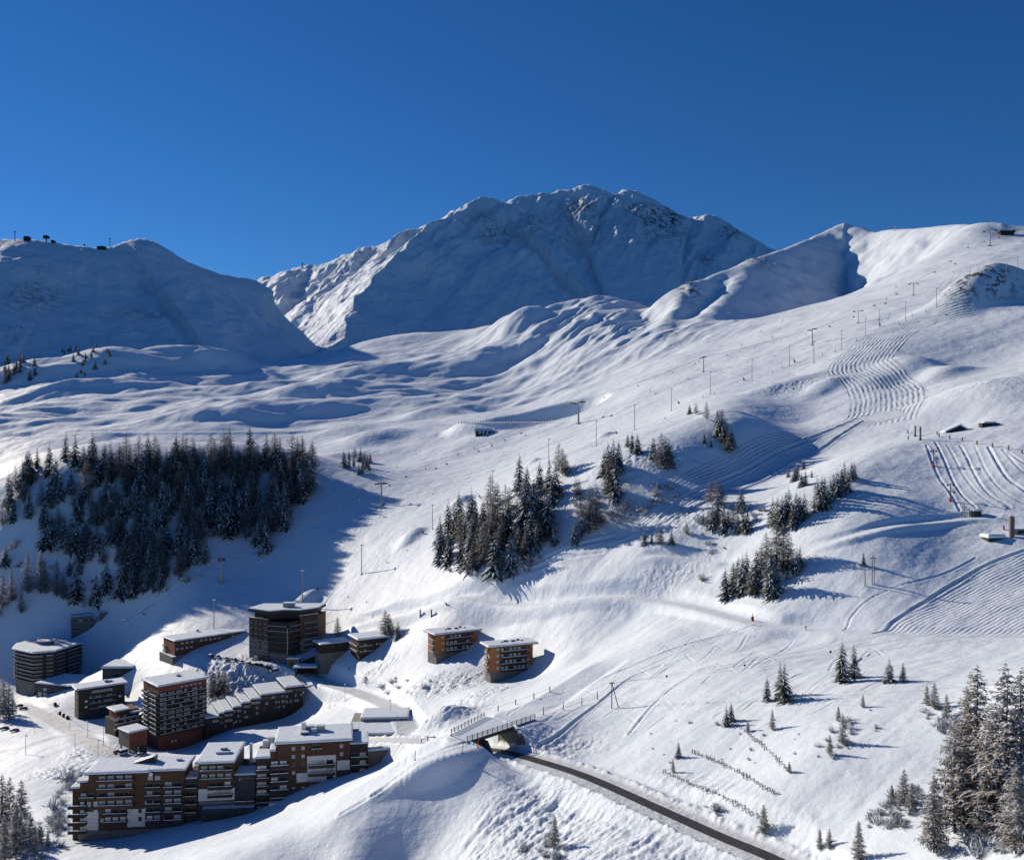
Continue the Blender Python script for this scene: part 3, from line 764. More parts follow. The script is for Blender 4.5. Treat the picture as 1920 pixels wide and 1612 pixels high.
# --- brown balcony tower
T = Bld('apartment_tower', 'tall brown apartment tower with nine rows of balconies in the village', 'building', (297.5, 1288), (387, 1272), 490, 1406, back=(266, 1275))
fl = 2.57; b0 = T.H - 3.6 - 9 * fl
T.box('wall', 0, T.L, 0, T.D, b0, T.H - 3.0, 'wood_d')
T.box('brick_base', -0.05, T.L + 0.05, -0.05, T.D + .05, -9, b0 - 0.003, 'brick')
T.box('brick_band', -0.06, T.L + 0.06, -0.06, T.D + .06, T.H - 3.0 + 0.003, T.H, 'brick')
nb = 6; bw = (T.L - 0.6) / nb
for k in range(9):
    z = b0 + 0.5 + k * fl
    T.balc(0.3, T.L - 0.3, z, 1.5, 'front', snow=0.13, par=0.85)
    T.balc(0.6, T.D * 0.42, z, 1.3, 'left', snow=0.18, par=0.8)
    T.balc(T.D * 0.55, T.D - 0.6, z, 1.3, 'left', snow=0.18, par=0.8)
    for j in range(nb):
        T.win(0.3 + j * bw + 0.35, z + 0.1, bw * 0.42, 2.0, 'front', rnd.choice(['glass', 'glass', 'curtain']))
        T.win(0.3 + j * bw + bw * 0.55, z + 0.1, bw * 0.36, 2.0, 'front', rnd.choice(['glass', 'curtain', 'white']))
    for j in range(4):
        T.win(1.2 + j * (T.D - 2.4) / 4, z + 0.1, 1.9, 1.9, 'left', rnd.choice(['glass', 'glass', 'curtain']))
for j in range(1, nb):
    T.box('partition', 0.3 + j * bw - 0.08, 0.3 + j * bw + 0.08, -1.5, 0, b0 + 0.3, T.H - 3.2, 'wood_d')
for j in range(5): T.win(T.L * 0.45 + j * 2.6, T.H - 2.3, 1.3, 0.9, 'front', 'curtain', -0.05)
for j in (2, 3): T.win(3.0 + j * 1.9, 2.6, 1.3, 1.3, 'front', 'curtain', -0.05)
T.roof(0, T.L, 0, T.D, T.H, 0.9, 0.35, 0.9, 'wood_d', 3)
T.vent(T.L * .55, T.D * .55, T.H + 1.1, 2.2, 1.6, 0.8)
b = MB()
for k in range(6): b.box(-6 + k * 3, -3 + k * 3 + 0.0, -3.2, -2.0, -2.2 - k * 0.1, -1.2 - k * 0.1, 'conc', 'snow')
b.build('entrance_canopy', T.root)

# --- small annex on stilts beside the tower
A7 = Bld('brick_annex', 'small two storey brick annex on stilts at the foot of the brown tower', 'building', (242.5, 1375), (276, 1367), 468, 1403, back=(224, 1366))
A7.box('wall', 0, A7.L, 0, A7.D, 0, A7.H, 'brick')
A7.box('side_cladding', -0.08, 0.0, 0.0, A7.D, 0.0, A7.H, 'wood_g')
for z in (0.9, 4.4):
    for j in range(3): A7.win(0.5 + j * (A7.D - .6) / 3, z, (A7.D - .6) / 3 - 0.5, 2.0, 'left', 'curtain')
for x, y in ((0.6, 0.6), (A7.L * .5, 0.6), (0.6, A7.D - 1), (A7.L * .5, A7.D - 1)): A7.box('pillar', x, x + .8, y, y + .8, -8, 0, 'conc')
A7.box('stair_core', A7.L * .62, A7.L, 0.5, A7.D - .5, -8, -0.003, 'wood_d')
A7.roof(0, A7.L, 0, A7.D, A7.H, 0.5, 0.3, 0.7, 'wood_g', 5)

# --- terraced block behind the tower
TB = Bld('terraced_building', 'low building with stepped snowy terraces half hidden left of the brown tower', 'building', (216, 1343), (266, 1333), 500, 1368, depth=15)
TB.box('wall', 0, TB.L, 0, TB.D, -8, TB.H * .62, 'wood_d')
TB.box('upper_wall', TB.L * .15, TB.L, 4, TB.D, TB.H * .62 + .003, TB.H + 1.2, 'brick')
for k, z in enumerate((0.3, 2.8, 5.2)):
    TB.balc(-1.0 + k * .8, TB.L, z, 2.6 - k * .6, 'front', 'wood_g', 0.8, snow=0.25)
    for j in range(4): TB.win(0.8 + j * 3.4, z + .1, 2.0, 1.9, 'front')
TB.roof(TB.L * .12, TB.L * .62, 4, TB.D, TB.H + 1.2, 0.6, 0.3, 0.8, 'wood_g', 8)
TB.roof(TB.L * .68, TB.L + 1, 1.5, TB.D - 3, TB.H - 0.6, 0.6, 0.3, 0.8, 'wood_g', 9)

# --- stepped row building
cells = [(385, 411, 1346), (411, 420, 1338), (420, 437, 1334), (437, 453, 1326), (453, 470, 1318), (470, 489, 1311), (489, 535, 1301), (535, 568, 1288)]
RB = Bld('row_building', 'long dark brown row building with eight roofs stepping up the slope', 'building', (385, 1343), (568, 1319), 505, 1378, depth=14)
zc = RB.Z
for i, (a, c, ytop) in enumerate(cells):
    x0, x1 = RB.X(a), RB.X(c); z1 = RB.Z((a + c) / 2, ytop)
    zb = RB.Z((a + c) / 2, 1378 - (a + c - 770) / 2 * 0.27)
    RB.box('unit_wall', x0 + .02, x1 - .02, 0 + 0.05 * (i % 2), RB.D, zb - 7, z1, 'wood_d')
    n = max(1, int((x1 - x0) / 4.4)); wseg = (x1 - x0) / n
    for fz in range(3):
        z = z1 - 2.6 - fz * 3.0
        if z < zb: continue
        for j in range(n):
            for q in range(4):
                if rnd.random() < (0.95 if fz == 0 else 0.7):
                    RB.win(x0 + j * wseg + 0.35 + q * (wseg - .5) / 4, z, (wseg - .5) / 4 - .15, 1.5, 'front', 'curtain' if rnd.random() < (0.75 if i in (2, 4, 5) else 0.35) else 'glass', 0.05 * (i % 2))
        RB.box('sill_band', x0, x1, -0.12 + 0.05 * (i % 2), 0, z - .5, z - .25, 'wood')
    b = MB(); ya, yb, rise = -.5, RB.D + 8, 0.5                  # deep, almost flat roof
    def slope(zo, m, e): b.rings([[(x0 - e, ya - e, z1 + zo[0]), (x1 + e, ya - e, z1 + zo[0]), (x1 + e, yb, z1 + rise + zo[0]), (x0 - e, yb, z1 + rise + zo[0])], [(x0 - e, ya - e, z1 + zo[1]), (x1 + e, ya - e, z1 + zo[1]), (x1 + e, yb, z1 + rise + zo[1]), (x0 - e, yb, z1 + rise + zo[1])]], m)
    slope((0, .3), 'wood_d', .05); r_ = b.build('roof', RB.root); b = MB()
    slope((.303, .9), 'snow', .12); slope((.903, 1.15), 'snow', -.2); b.build('snow_cover', r_)
    RB.box('gable', x0 + .05, x1 - .05, RB.D * .4, RB.D - .01, z1 - 2, z1 + rise * .35, 'wood_d')

# --- polygonal balcony tower on the left
def poly_building(name, label, pts, Y0, base, body_in):
    z = (HY - pts[0][1]) / F * Y0
    P = []
    for px, py in pts:
        y = -F * z / (py - HY); P.append(Vector(((px - CX) / F * y, y)))
    o = P[0]
    H = (base - pts[0][1]) / F * Y0
    root = thing(name, label, 'building', (o.x, o.y, z - H))
    L = [p - o for p in P]; c = sum(L, Vector((0, 0))) / len(L)
    inner = [p + (c - p).normalized() * body_in for p in L]
    return root, L, inner, H, c
OR, outer, inner, OH, oc = poly_building('octagonal_building', 'large many sided tower with dark ring balconies at the left edge',
    [(60, 1225), (104, 1221.5), (155, 1206), (158, 1200.5), (126, 1199.5), (75, 1197), (30, 1208), (22, 1217)], 645, 1302, 3.2)
b = MB(); b.prism([tuple(p) for p in inner], -9, OH - .3, 'wood_d'); b.build('wall', OR)
b = MB(); b.prism([tuple(p + (oc - p).normalized() * 2.7) for p in outer], -9.5, 6.6, 'stone'); b.build('stone_base', OR)
b = MB(); b.prism([tuple(p) for p in outer], OH - .3, OH, 'dark'); r = b.build('roof', OR)
b = MB(); snow_slab(b, [tuple(p) for p in outer], OH + .003, 1.2, 31); b.build('snow_cover', r)
nf = 8; fh = (OH - 7.6) / nf
for k in range(nf):
    z = 7.1 + k * fh
    b = MB()
    mid = [p + (oc - p).normalized() * 1.2 for p in outer]; mid2 = [p + (oc - p).normalized() * 1.35 for p in outer]
    b.prism([tuple(p) for p in mid], z - .2, z, 'conc')
    n = len(mid)
    for i in range(n):
        p, q, r2, s2 = mid[i], mid[(i + 1) % n], mid2[(i + 1) % n], mid2[i]
        for (z0, z1, m, gr) in ((z, z + .85, 'wood_g' if k % 2 else 'wood', 0), (z + .853, z + 1.0, 'snow', 0)):
            b.rings([[(p.x, p.y, z0), (q.x, q.y, z0), (r2.x, r2.y, z0), (s2.x, s2.y, z0)], [(p.x, p.y, z1), (q.x, q.y, z1), (r2.x, r2.y, z1), (s2.x, s2.y, z1)]], m)
    b.build('balcony', OR)
    for i in (7, 0, 1, 6):
        p, q = inner[i], inner[(i + 1) % 8]; d = q - p; w = 2.3
        m = max(1, int(d.length / 3.2)); rz = math.atan2(d.y, d.x)
        key = ('ow',)
        for j in range(m):
            if key not in T.cache:
                bb = MB(); bb.box(0, w, -.06, 0, 0, 2.0, 'frame'); bb.box(.1, w / 2 - .05, -.09, -.06, .1, 1.9, 'glass'); bb.box(w / 2 + .05, w - .1, -.09, -.06, .1, 1.9, 'glass'); T.cache[key] = bb.mesh('window')
            put(T.cache[key], 'window', OR, (*(p + d * ((j + .2) / m)), z + .05), rz)
for i, t in ((0, .52), (0, .98), (1, .45)):
    p, q = outer[i], outer[(i + 1) % 8]; d = (q - p).normalized(); c2 = p + (q - p) * t; nn = Vector((d.y, -d.x))
    b = MB(); e = [c2 - d * 1.1 - nn * 3.5, c2 + d * 1.1 - nn * 3.5, c2 + d * 1.1 - nn * .9, c2 - d * 1.1 - nn * .9]
    b.prism([tuple(v) for v in e], 6, OH - .3, 'wood_d'); b.build('wall_pier', OR)
b = MB(); cx, cy = oc
b.rings([[(cx + 6.5 * math.cos(a) - 2, cy + 4.5 * math.sin(a), OH + zz) for a in np.linspace(0, 2 * math.pi, 12, endpoint=False)] for zz in (.9, 3.4)], 'stone')
b.rings([[(cx + 6.7 * math.cos(a) - 2, cy + 4.7 * math.sin(a), OH + zz) for a in np.linspace(0, 2 * math.pi, 12, endpoint=False)] for zz in (3.4, 4.0)], 'snow')
b.build('plant_room', OR)
b = MB(); b.box(cx + 5.5, cx + 8, cy - 3, cy - 1, OH + .9, OH + 3.8, 'white', 'snow'); b.tube((cx + 6.5, cy - 2, OH + 3.8), (cx + 6.5, cy - 2, OH + 6.8), .12, .06, 'metal'); b.build('aerial', OR)

# --- glazed annex under it, block with the long roof, pavilion
AN = Bld('glazed_annex', 'low dark annex with lit windows and a shaded snow roof under the many sided tower', 'building', (68, 1281), (132, 1287), 628, 1306, depth=26)
AN.box('wall', 0, AN.L, 0, AN.D, -9, AN.H, 'teal')
for j in range(5): AN.win(1.5 + j * 4.4, 0.6, 3.2, 3.0, 'front', 'curtain' if j in (1, 3, 4) else 'glass')
for j in range(5): AN.win(1.5 + j * 4.4, 4.7, 3.2, 2.0, 'front')
AN.roof(0, AN.L, 0, AN.D, AN.H, 0.6, 0.3, 0.8, 'dark', 41)
B4 = Bld('apartment_block', 'four storey dark block with a long white roof between the road and the glazed annex', 'building', (147, 1293.5), (234, 1281), 565, 1343, back=(128, 1288))
B4.box('wall', 0, B4.L, 0, B4.D, 2.6, B4.H, 'wood_d'); B4.box('stone_base', -.05, B4.L + .05, -.05, B4.D + .05, -9, 2.597, 'teal')
for k in range(4):
    z = 2.9 + k * (B4.H - 3.2) / 4
    if k < 3: B4.balc(B4.L * .22, B4.L * .80, z, 1.3, 'front', 'wood_d', .9, snow=.14)
    for j in range(9): B4.win(B4.L * .23 + j * B4.L * .063, z + .3, 1.5, 1.7, 'front', 'curtain' if (k == 3 and j % 4) or rnd.random() < .15 else 'glass')
    for j in range(2): B4.win(1.0 + j * (B4.D - 2.4) / 2, z + .3, 1.7, 1.7, 'left', 'curtain' if j else 'glass')
for x, z in ((B4.L * .13, 8.0), (B4.L * .86, 8.2), (B4.L * .13, 4.5)): B4.win(x, z, 1.8, 1.5, 'front', 'white')
B4.roof(0, B4.L, 0, B4.D, B4.H, 1.6, 0.35, 0.9, 'dark', 43)
B4.vent(B4.L * .6, B4.D * .5, B4.H + 1.1, 2.0, 1.5, 1.2); B4.vent(B4.L * .68, B4.D * .5, B4.H + 1.1, 2.6, 1.2, .7)
PV = Bld('pavilion', 'single storey dark pavilion with a thick square snow roof', 'building', (192, 1253), (249, 1253), 610, 1266, depth=20)
PV.box('wall', 0, PV.L, 0, PV.D, -9, PV.H, 'teal'); PV.box('terrace', PV.L * .3, PV.L * 1.25, -5, -.01, -9, -1.2, 'wood_d', None, 'snow')
for j in range(4): PV.win(1 + j * 4.6, .8, 3.4, 2.2, 'front')
PV.roof(0, PV.L, 0, PV.D, PV.H, .5, .35, 1.4, 'dark', 45)

# --- long red building
LR = Bld('long_brick_building', 'long two storey red brick building with a sloping snow roof above the car park', 'building', (328, 1203), (459.5, 1184), 588, 1228, back=(303, 1195.5))
LR.box('wall', .02, LR.L, 0, LR.D, -.5, LR.H, 'wood'); LR.box('gable_wall', -.1, 0, 0, LR.D, 0, LR.H, 'brick')
LR.box('plinth', -2.5, LR.L * .55, -1.8, LR.D + 1, -10, -.503, 'stone', None, 'snow')
LR.box('low_plinth', LR.L * .55 + .01, LR.L + .5, -1.0, LR.D, -8, 2.4, 'stone', None, 'snow')
n = 15
for j in range(n):
    LR.win(.8 + j * (LR.L - 1) / n, LR.H - 2.3, 1.9, 1.4, 'front', 'curtain' if j not in (0, 4, 10, 11) else 'glass')
for j in range(4): LR.win(.6 + j * (LR.L - 1) / n, LR.H - 5.6, 1.9, 1.4, 'front', 'curtain')
for j in (8, 9): LR.win(.6 + j * (LR.L - 1) / n, LR.H - 5.2, 2.2, 1.2, 'front', 'glass')
LR.balc(.5, LR.D * .3, .4, 1.0, 'left', 'wood_g', .8); LR.balc(.5, LR.D * .3, 3.6, 1.0, 'left', 'wood_g', .8)
LR.roof(0, LR.L, 0, LR.D, LR.H, .5, .3, .8, 'wood', 51)
LR.vent(LR.L * .45, LR.D * .9, LR.H + 1, 1.4, 1.0, 1.2, 'conc')

# --- dark hotel with two wings and a glazed corner
def un_z(p, z):
    y = -F * z / (p[1] - HY); return Vector(((p[0] - CX) / F * y, y))
hz = (HY - 1163) / F * 563
HA, HB, HD, HE, HF_ = [un_z(p, hz) for p in ((467, 1156), (503, 1160.5), (540, 1163.5), (562, 1158.5), (596, 1154))]
HH = (1236 - 1163) / F * 563
HT = thing('hotel', 'big dark brown eight storey hotel with two wings and a flat overhanging roof', 'hotel', (HD.x, HD.y, hz - HH))
hp = [p - HD for p in (HA, HB, HD, HE, HF_)]
back = [hp[4] + Vector((2, 15)), hp[0] + Vector((4, 17))]
def wing(name, poly, z0, z1, m): bb = MB(); bb.prism([tuple(p) for p in poly], z0, z1, m); return bb.build(name, HT)
mid = HH * .44
off = lambda pts, v: [p + v for p in pts]
left_poly = [hp[0], hp[1], hp[1] + Vector((1.5, 15)), back[1]]
right_poly = [hp[3], hp[4], back[0], hp[3] + Vector((-2, 15))]
core = [hp[1] + Vector((.3, .6)), hp[2] + Vector((-.3, 1.6)), hp[3] + Vector((-.5, .8)), hp[3] + Vector((-2.2, 16)), hp[1] + Vector((1.8, 16))]
wing('left_wing', left_poly, mid, HH - .6, 'wood'); wing('left_wing_base', left_poly, -9, mid - .003, 'stone')
wing('right_wing', right_poly, mid, HH + .5, 'wood'); wing('right_wing_base', right_poly, -9, mid - .003, 'stone')
wing('glazed_core', core, 3.2, HH - 1.5, 'wood_d'); wing('core_base', off([core[0], core[1] + Vector((0, -1.4)), core[2], core[3], core[4]], Vector((0, -.05))), -9, 3.197, 'stone')
up = [hp[0] + Vector((3, 2.5)), hp[1] + Vector((.5, 2)), hp[1] + Vector((9, 6)), hp[3] + Vector((1, 2)), hp[4] + Vector((-2.5, 2.5)), back[0] + Vector((-3, -1)), back[1] + Vector((3, -1))]
wing('attic', up, HH - .6, HH + 3.4, 'wood_d')
rf = [hp[0] + Vector((-1, 1)), hp[1] + Vector((.5, -1)), hp[1] + Vector((9, 4)), hp[3] + Vector((.5, -1)), hp[4] + Vector((.3, .5)), back[0] + Vector((0, 1)), back[1] + Vector((0, 1))]
ro = wing('roof', rf, HH + 3.4, HH + 5.0, 'dark')
bb = MB(); bb.rings([[(p.x * .985, p.y * .985 + .2, HH + zz) for p in rf] for zz in (5.0, 5.55)], 'snow'); bb.build('snow_cover', ro)
bb = MB(); q = (hp[1] + hp[3]) / 2 + Vector((0, 9)); bb.box(q.x - 3, q.x + 4, q.y, q.y + 4, HH + 5, HH + 8, 'conc', 'snow'); bb.box(q.x - 3.1, q.x + 4.1, q.y - .1, q.y + 4.1, HH + 8, HH + 8.5, 'snow'); bb.build('plant_room', HT)
for poly, nm in ((left_poly, 'l'), (right_poly, 'r')):
    a, c = poly[0], poly[1]; d = (c - a).normalized(); bb = MB(); zz = HH - .6 if nm == 'l' else HH + .5
    e = [a - d * .2 + Vector((0, -.25)), c + Vector((0, -.25)), c + Vector((0, 1.5)), a + Vector((0, 1.5))]
    bb.prism([tuple(v) for v in e], zz, zz + (.4 if nm == 'l' else .9), 'dark'); bb.rings([[(v.x, v.y, zz + k) for v in e] for k in ((.41, .6) if nm == 'l' else (.91, 1.25))], 'snow')
    bb.build('parapet', HT)
hw = MB(); hw.box(0, 1.5, -.08, 0, 0, 1.7, 'frame'); hw.box(.1, 1.4, -.1, -.08, .1, 1.6, 'glass'); hw.box(-.05, 1.55, -.2, 0, -.16, -.02, 'snow'); hw = hw.mesh('window')
fhh = (HH - 1) / 7
for poly, cols in ((left_poly, (.07, .30, .55, .80)), (right_poly, (.25, .38, .52, .72, .86))):
    a, c = poly[0], poly[1]; d = c - a; rz = math.atan2(d.y, d.x)
    for k in range(7):
        for t in cols: put(hw, 'window', HT, (*(a + d * t), .8 + k * fhh), rz)
a, c = left_poly[0], left_poly[1]; d = c - a; rz = math.atan2(d.y, d.x)
bb = MB(); bb.box(0, 1.5, -.12, 0, 0, HH * .75, 'dark'); bb.build('window_strip', HT, (*(a + d * .55), HH * .15), rz)
bb = MB()
for j in range(8): bb.box(j * .95, j * .95 + .7, -.16, -.04, .1 * (j % 2), 1.1, 'conc')
bb.build('roof_sign', HT, (*(a + d * .32), HH - .4), rz)
for (a, c) in ((core[0], core[1]), (core[1], core[2])):
    d = c - a; rz = math.atan2(d.y, d.x); L = d.length
    for k in range(6):
        z = 3.4 + k * (HH - 5) / 6
        bb = MB(); bb.box(0, L, -1.3, 0, -.18, 0, 'conc'); bb.box(0, L, -1.36, -1.3, -.2, .95, 'dark'); bb.box(0, L, -1.42, -1.24, .95, 1.08, 'snow' if k > 3 else 'wood_g'); bb.build('balcony', HT, (*a, z), rz)
        for j in range(int(L / 2.4)):
            put(hw, 'window', HT, (*(a + d * ((j + .3) * 2.4 / L)), z + .1), rz)
bb = MB(); bb.tube((core[1].x, core[1].y - 1.6, 3), (core[1].x, core[1].y - 1.6, HH - 5), .35, .35, 'conc', 8); bb.build('corner_column', HT)
bb = MB(); q = hp[2]; bb.box(q.x + .5, q.x + 8, q.y - 5, q.y - .5, -8, 1.6, 'stone', 'snow'); bb.box(q.x + .3, q.x + 8.2, q.y - 5.2, q.y - .3, 1.6, 2.2, 'snow'); bb.box(q.x + 2, q.x + 5.5, q.y - 5.04, q.y - 5, -4, .6, 'glass'); bb.build('entrance', HT)
bb = MB()
for j in range(9): bb.box(q.x + 9 + j * 1.3, q.x + 10.35 + j * 1.3, q.y - 4.5, q.y - 1.5, -8, .2 + j * .55, 'wood_d', 'snow')
bb.build('outdoor_stairs', HT)

# --- shed with shaded roof, chalet
SH = Bld('shed', 'small brown shed with a shaded blue snow roof beside the hotel', 'building', (602, 1209), (654, 1203), 545, 1236, depth=11)
SH.box('wall', 0, SH.L, 0, SH.D, 3.4, SH.H, 'wood_d'); SH.box('stone_base', -.05, SH.L + .05, -.05, SH.D, -9, 3.397, 'stone')
for j in range(2): SH.win(SH.L * (.35 + j * .3), SH.H - 2.3, 2.0, 1.2, 'front')
SH.roof(0, SH.L, 0, SH.D, SH.H, .9, .3, .7, 'wood_d', 61)
CH = Bld('chalet', 'small dark chalet with a thick bright snow roof left of the orange blocks', 'building', (673, 1200), (726, 1194.5), 535, 1231, back=(663, 1191))
CH.box('wall', 0, CH.L, 0, CH.D, -9, CH.H, 'wood_d')
for z in (2.2, 5.4):
    CH.balc(.3, CH.L * .45, z, 1.2, 'front', 'wood', .9, snow=.22); CH.balc(.5, CH.D - .5, z, 1.2, 'left', 'wood', .9, snow=.22)
    for j in range(3): CH.win(.8 + j * 2.2, z + .1, 1.6, 1.9, 'front', 'curtain' if j == 1 else 'glass')
for j in range(3): CH.win(CH.L * (.6 + j * .12), 5.8, 1.4, 1.2, 'front', 'curtain')
CH.roof(0, CH.L, 0, CH.D, CH.H, 1.3, .3, 1.0, 'dark', 63)

# --- two orange blocks
for (nm, lab, p0, p1, Y, base, bk, nfl, sd) in (
    ('orange_block', 'orange timber block with three balcony rows, left of two above the snow bank', (818, 1190), (893.5, 1181.5), 475, 1236, (804, 1183.5), 3, 71),
    ('orange_block', 'taller orange timber block with four balcony rows and a rust red side beside the piste', (920, 1213), (999, 1206), 432, 1273, (903.6, 1208), 4, 73)):
    O = Bld(nm, lab, 'building', p0, p1, Y, base, back=bk)
    sb = 3.0
    O.box('wall', 0, O.L, 0, O.D, sb, O.H, 'wood_o'); O.box('stone_base', -.1, O.L + .1, -.1, O.D + .1, -9, sb - .003, 'stone')
    fh = (O.H - sb - .4) / nfl
    for k in range(nfl):
        z = sb + .35 + k * fh
        O.box('recess', O.L * .22, O.L * .84, -.04, -.002, z, z + fh * .8, 'wood_d')
        O.balc(O.L * .22, O.L * .84, z, 1.3, 'front', 'wood_d', .75, off=-.03, snow=.2)
        for j in range(6):
            O.win(O.L * .235 + j * O.L * .1, z + .2, O.L * .07, fh * .65, 'front', ('curtain', 'glass', 'glass', 'white')[(j * 3 + k) % 4], -.03)
        O.win(O.L * .12, z + .9, 1.7, 1.3, 'front', 'curtain', -.02); O.win(O.L * .86, z + .9, 1.4, 1.3, 'front', 'glass', -.02)
        O.balc(O.D * .45, O.D - .3, z - .2, 1.7, 'left', 'wood_g', .9, snow=.2)
        O.win(O.D * .55, z, 2.2, 2.0, 'left')
    for j in range(5): O.win(O.L * (.2 + j * .13), .6, 2.0, 1.3, 'front')
    O.roof(0, O.L, 0, O.D, O.H, 2.0, .35, .8, 'wood', sd)
    for j in range(7):
        O.vent(O.L * (.3 + .08 * j), O.D * (.4 + .12 * (j % 3)), O.H + 1.05, .9 + .5 * (j % 2), .6, .45 + .3 * (j % 2), 'dark', False)
# --- stone ruin-like lift building
SR = Bld('stone_building', 'old grey stone building with a ragged roofline on the shaded slope under the forest', 'building', (134, 1157), (221, 1150), 705, 1186, depth=10)
SR.box('wall', 0, SR.L * .42, 0, SR.D, -8, SR.H, 'stone', None, 'snow'); SR.box('link_wall', SR.L * .42 + .01, SR.L * .6, 1, SR.D, -4, SR.H - 4, 'stone', None, 'snow')
SR.box('right_wall', SR.L * .6 + .01, SR.L, 0, SR.D, 4.5, SR.H + 1.4, 'stone', None, 'snow'); SR.box('footing', SR.L * .42, SR.L * .8, .5, SR.D, -6, 4.497, 'teal')
for j in range(8): SR.win(1.5 + j * 4, SR.H - 4.0 if j < 4 else SR.H - 3.0, 1.8, 1.6, 'front')
SR.roof(0, SR.L * .4, 0, SR.D, SR.H, .4, .3, .6, 'dark', 81); SR.roof(SR.L * .62, SR.L, 0, SR.D, SR.H + 1.4, .4, .3, .6, 'dark', 82)
SR.balc(0, SR.L * .18, 3, 1.5, 'front', 'wood_d', .9)

# --- the three joined blocks at the bottom left
def cladding(B, x0, x1, spans, y=0.0):
    """front wall panels: (z0, z1, material)"""
    for z0, z1, m in spans: B.box('wall_panel', x0, x1, y - .10, y - .002, z0, z1 - .003, m)
def stack(B, pa, pb, rows, kind, dep=1.5, m='wood_d', white=False, y=0.0, snow=.15):
    x0, x1 = B.X(pa), B.X(pb)
    for z in rows:
        B.balc(x0 + .1, x1 - .1, z, dep, 'front', m, .95, off=y - .1, snow=snow)
        n = max(1, int((x1 - x0) / 2.7)); w = (x1 - x0 - .4) / n
        for j in range(n):
            B.win(x0 + .25 + j * w, z + .05, w * .78, 2.15, 'front', rnd.choice(kind), y - .1)
LB = Bld('residence_block', 'long brown residence block with white lower floors, leftmost of the three joined blocks', 'building', (166, 1450), (345, 1444), 335, 1575, depth=13)
fl = 3.05; zt = LB.H
rows = [zt - 3.2 - k * fl for k in range(7)]
LB.box('wall', 0, LB.L, 0, LB.D, -8, zt, 'wood')
xs = {p: LB.X(p) for p in (132, 148, 166, 182, 252, 272, 306, 345)}
LB.box('side_step', xs[148], -.01, 1.0, LB.D, -8, LB.Z(150, 1468), 'wood'); LB.box('low_step', xs[132], xs[148] - .01, 2.0, LB.D - 2, -8, LB.Z(132, 1482), 'wood')
LB.box('stone_base', xs[148] - .2, LB.L + .1, -.4, LB.D, -9, 3.6, 'stone')
cladding(LB, xs[182] - 4.5, xs[182] + .5, [(3.7, 10.6, 'white')]); cladding(LB, xs[252] - 2.5, xs[272], [(4.4, 11.0, 'white')]); cladding(LB, xs[272] + .2, LB.L, [(3.7, 12.0, 'teal')])
cladding(LB, xs[272], xs[272] + 3, [(8.5, 13.6, 'white')])
stack(LB, 184, 252, rows[:4], ['glass', 'glass', 'curtain'], 1.6, 'wood', y=0)
stack(LB, 196, 240, rows[4:6] , ['glass', 'white'], 1.6, 'wood_d')
stack(LB, 150, 180, rows[2:3], ['glass'], 1.2, 'wood')
for z in rows[3:7]:
    LB.balc(xs[132] - .6, xs[182] - 3.5, z, 2.0, 'front', 'wood_d', .95, off=.9, snow=.18)
    for j in range(3): LB.win(xs[148] + .4 + j * 2.4, z + .1, 1.5, 2.0, 'front', ('white', 'glass', 'white')[j], -.02)
stack(LB, 274, 304, rows[1:6], ['glass', 'white', 'glass'], 1.5, 'wood_d')
stack(LB, 308, 344, rows[1:6], ['glass', 'curtain'], 1.9, 'wood_d')
for z in rows[:1]:
    LB.win(xs[272] + 1, z, 1.8, 1.6, 'front', 'curtain'); LB.win(xs[306] - 3, z, 2, 1.6, 'front', 'curtain')
for z in rows[4:6]: LB.win(xs[252] + 1.4, z + .3, 1.3, 1.6, 'front', 'glass', -.1); LB.win(xs[182] + 1.2, z + .3, 1.2, 1.6, 'front', 'glass', -.1)
LB.roof(0, LB.L * .62, -1.2, LB.D, zt, .8, .4, .8, 'wood_d', 91); LB.roof(LB.L * .66, LB.L, -.2, LB.D, zt, .8, .4, .8, 'wood_d', 92)
LB.roof(xs[148], -1.2, 1, LB.D, LB.Z(150, 1468), .7, .3, .6, 'wood_d', 93); LB.roof(xs[132], xs[148] - .8, 2, LB.D - 2, LB.Z(132, 1482), .6, .3, .6, 'wood_d', 94)
b = MB(); x, y = LB.L * .55, LB.D * .55; b.face([(x - 5, y - 1, zt + 1.2), (x + 3, y - 1, zt + 3.6), (x + 3, y + 3, zt + 3.6), (x - 5, y + 3, zt + 1.2)], 'snow'); b.box(x + 2.4, x + 3, y - 1, y + 3, zt, zt + 3.5, 'dark'); b.face([(x - 5, y - 1, zt + 1.1), (x + 3, y - 1, zt + 1.1), (x + 3, y - 1, zt + 3.5)], 'dark'); b.face([(x - 5, y + 3, zt + 1.1), (x + 3, y + 3, zt + 3.5), (x + 3, y + 3, zt + 1.1)], 'dark'); b.build('roof_hatch', LB.root)
LB.vent(LB.L * .86, LB.D * .6, zt + 1.1, 1.8, 1.2, .5)
b = MB(); b.rings([[(xs[272] + 2.6 + .75 * math.cos(a), -1.9, zt - .4 + .75 * math.sin(a)) for a in np.linspace(0, 2 * math.pi, 12, endpoint=False)], [(xs[272] + 2.6 + .6 * math.cos(a), -1.6, zt - .4 + .6 * math.sin(a)) for a in np.linspace(0, 2 * math.pi, 12, endpoint=False)]], 'white'); b.build('satellite_dish', LB.root)

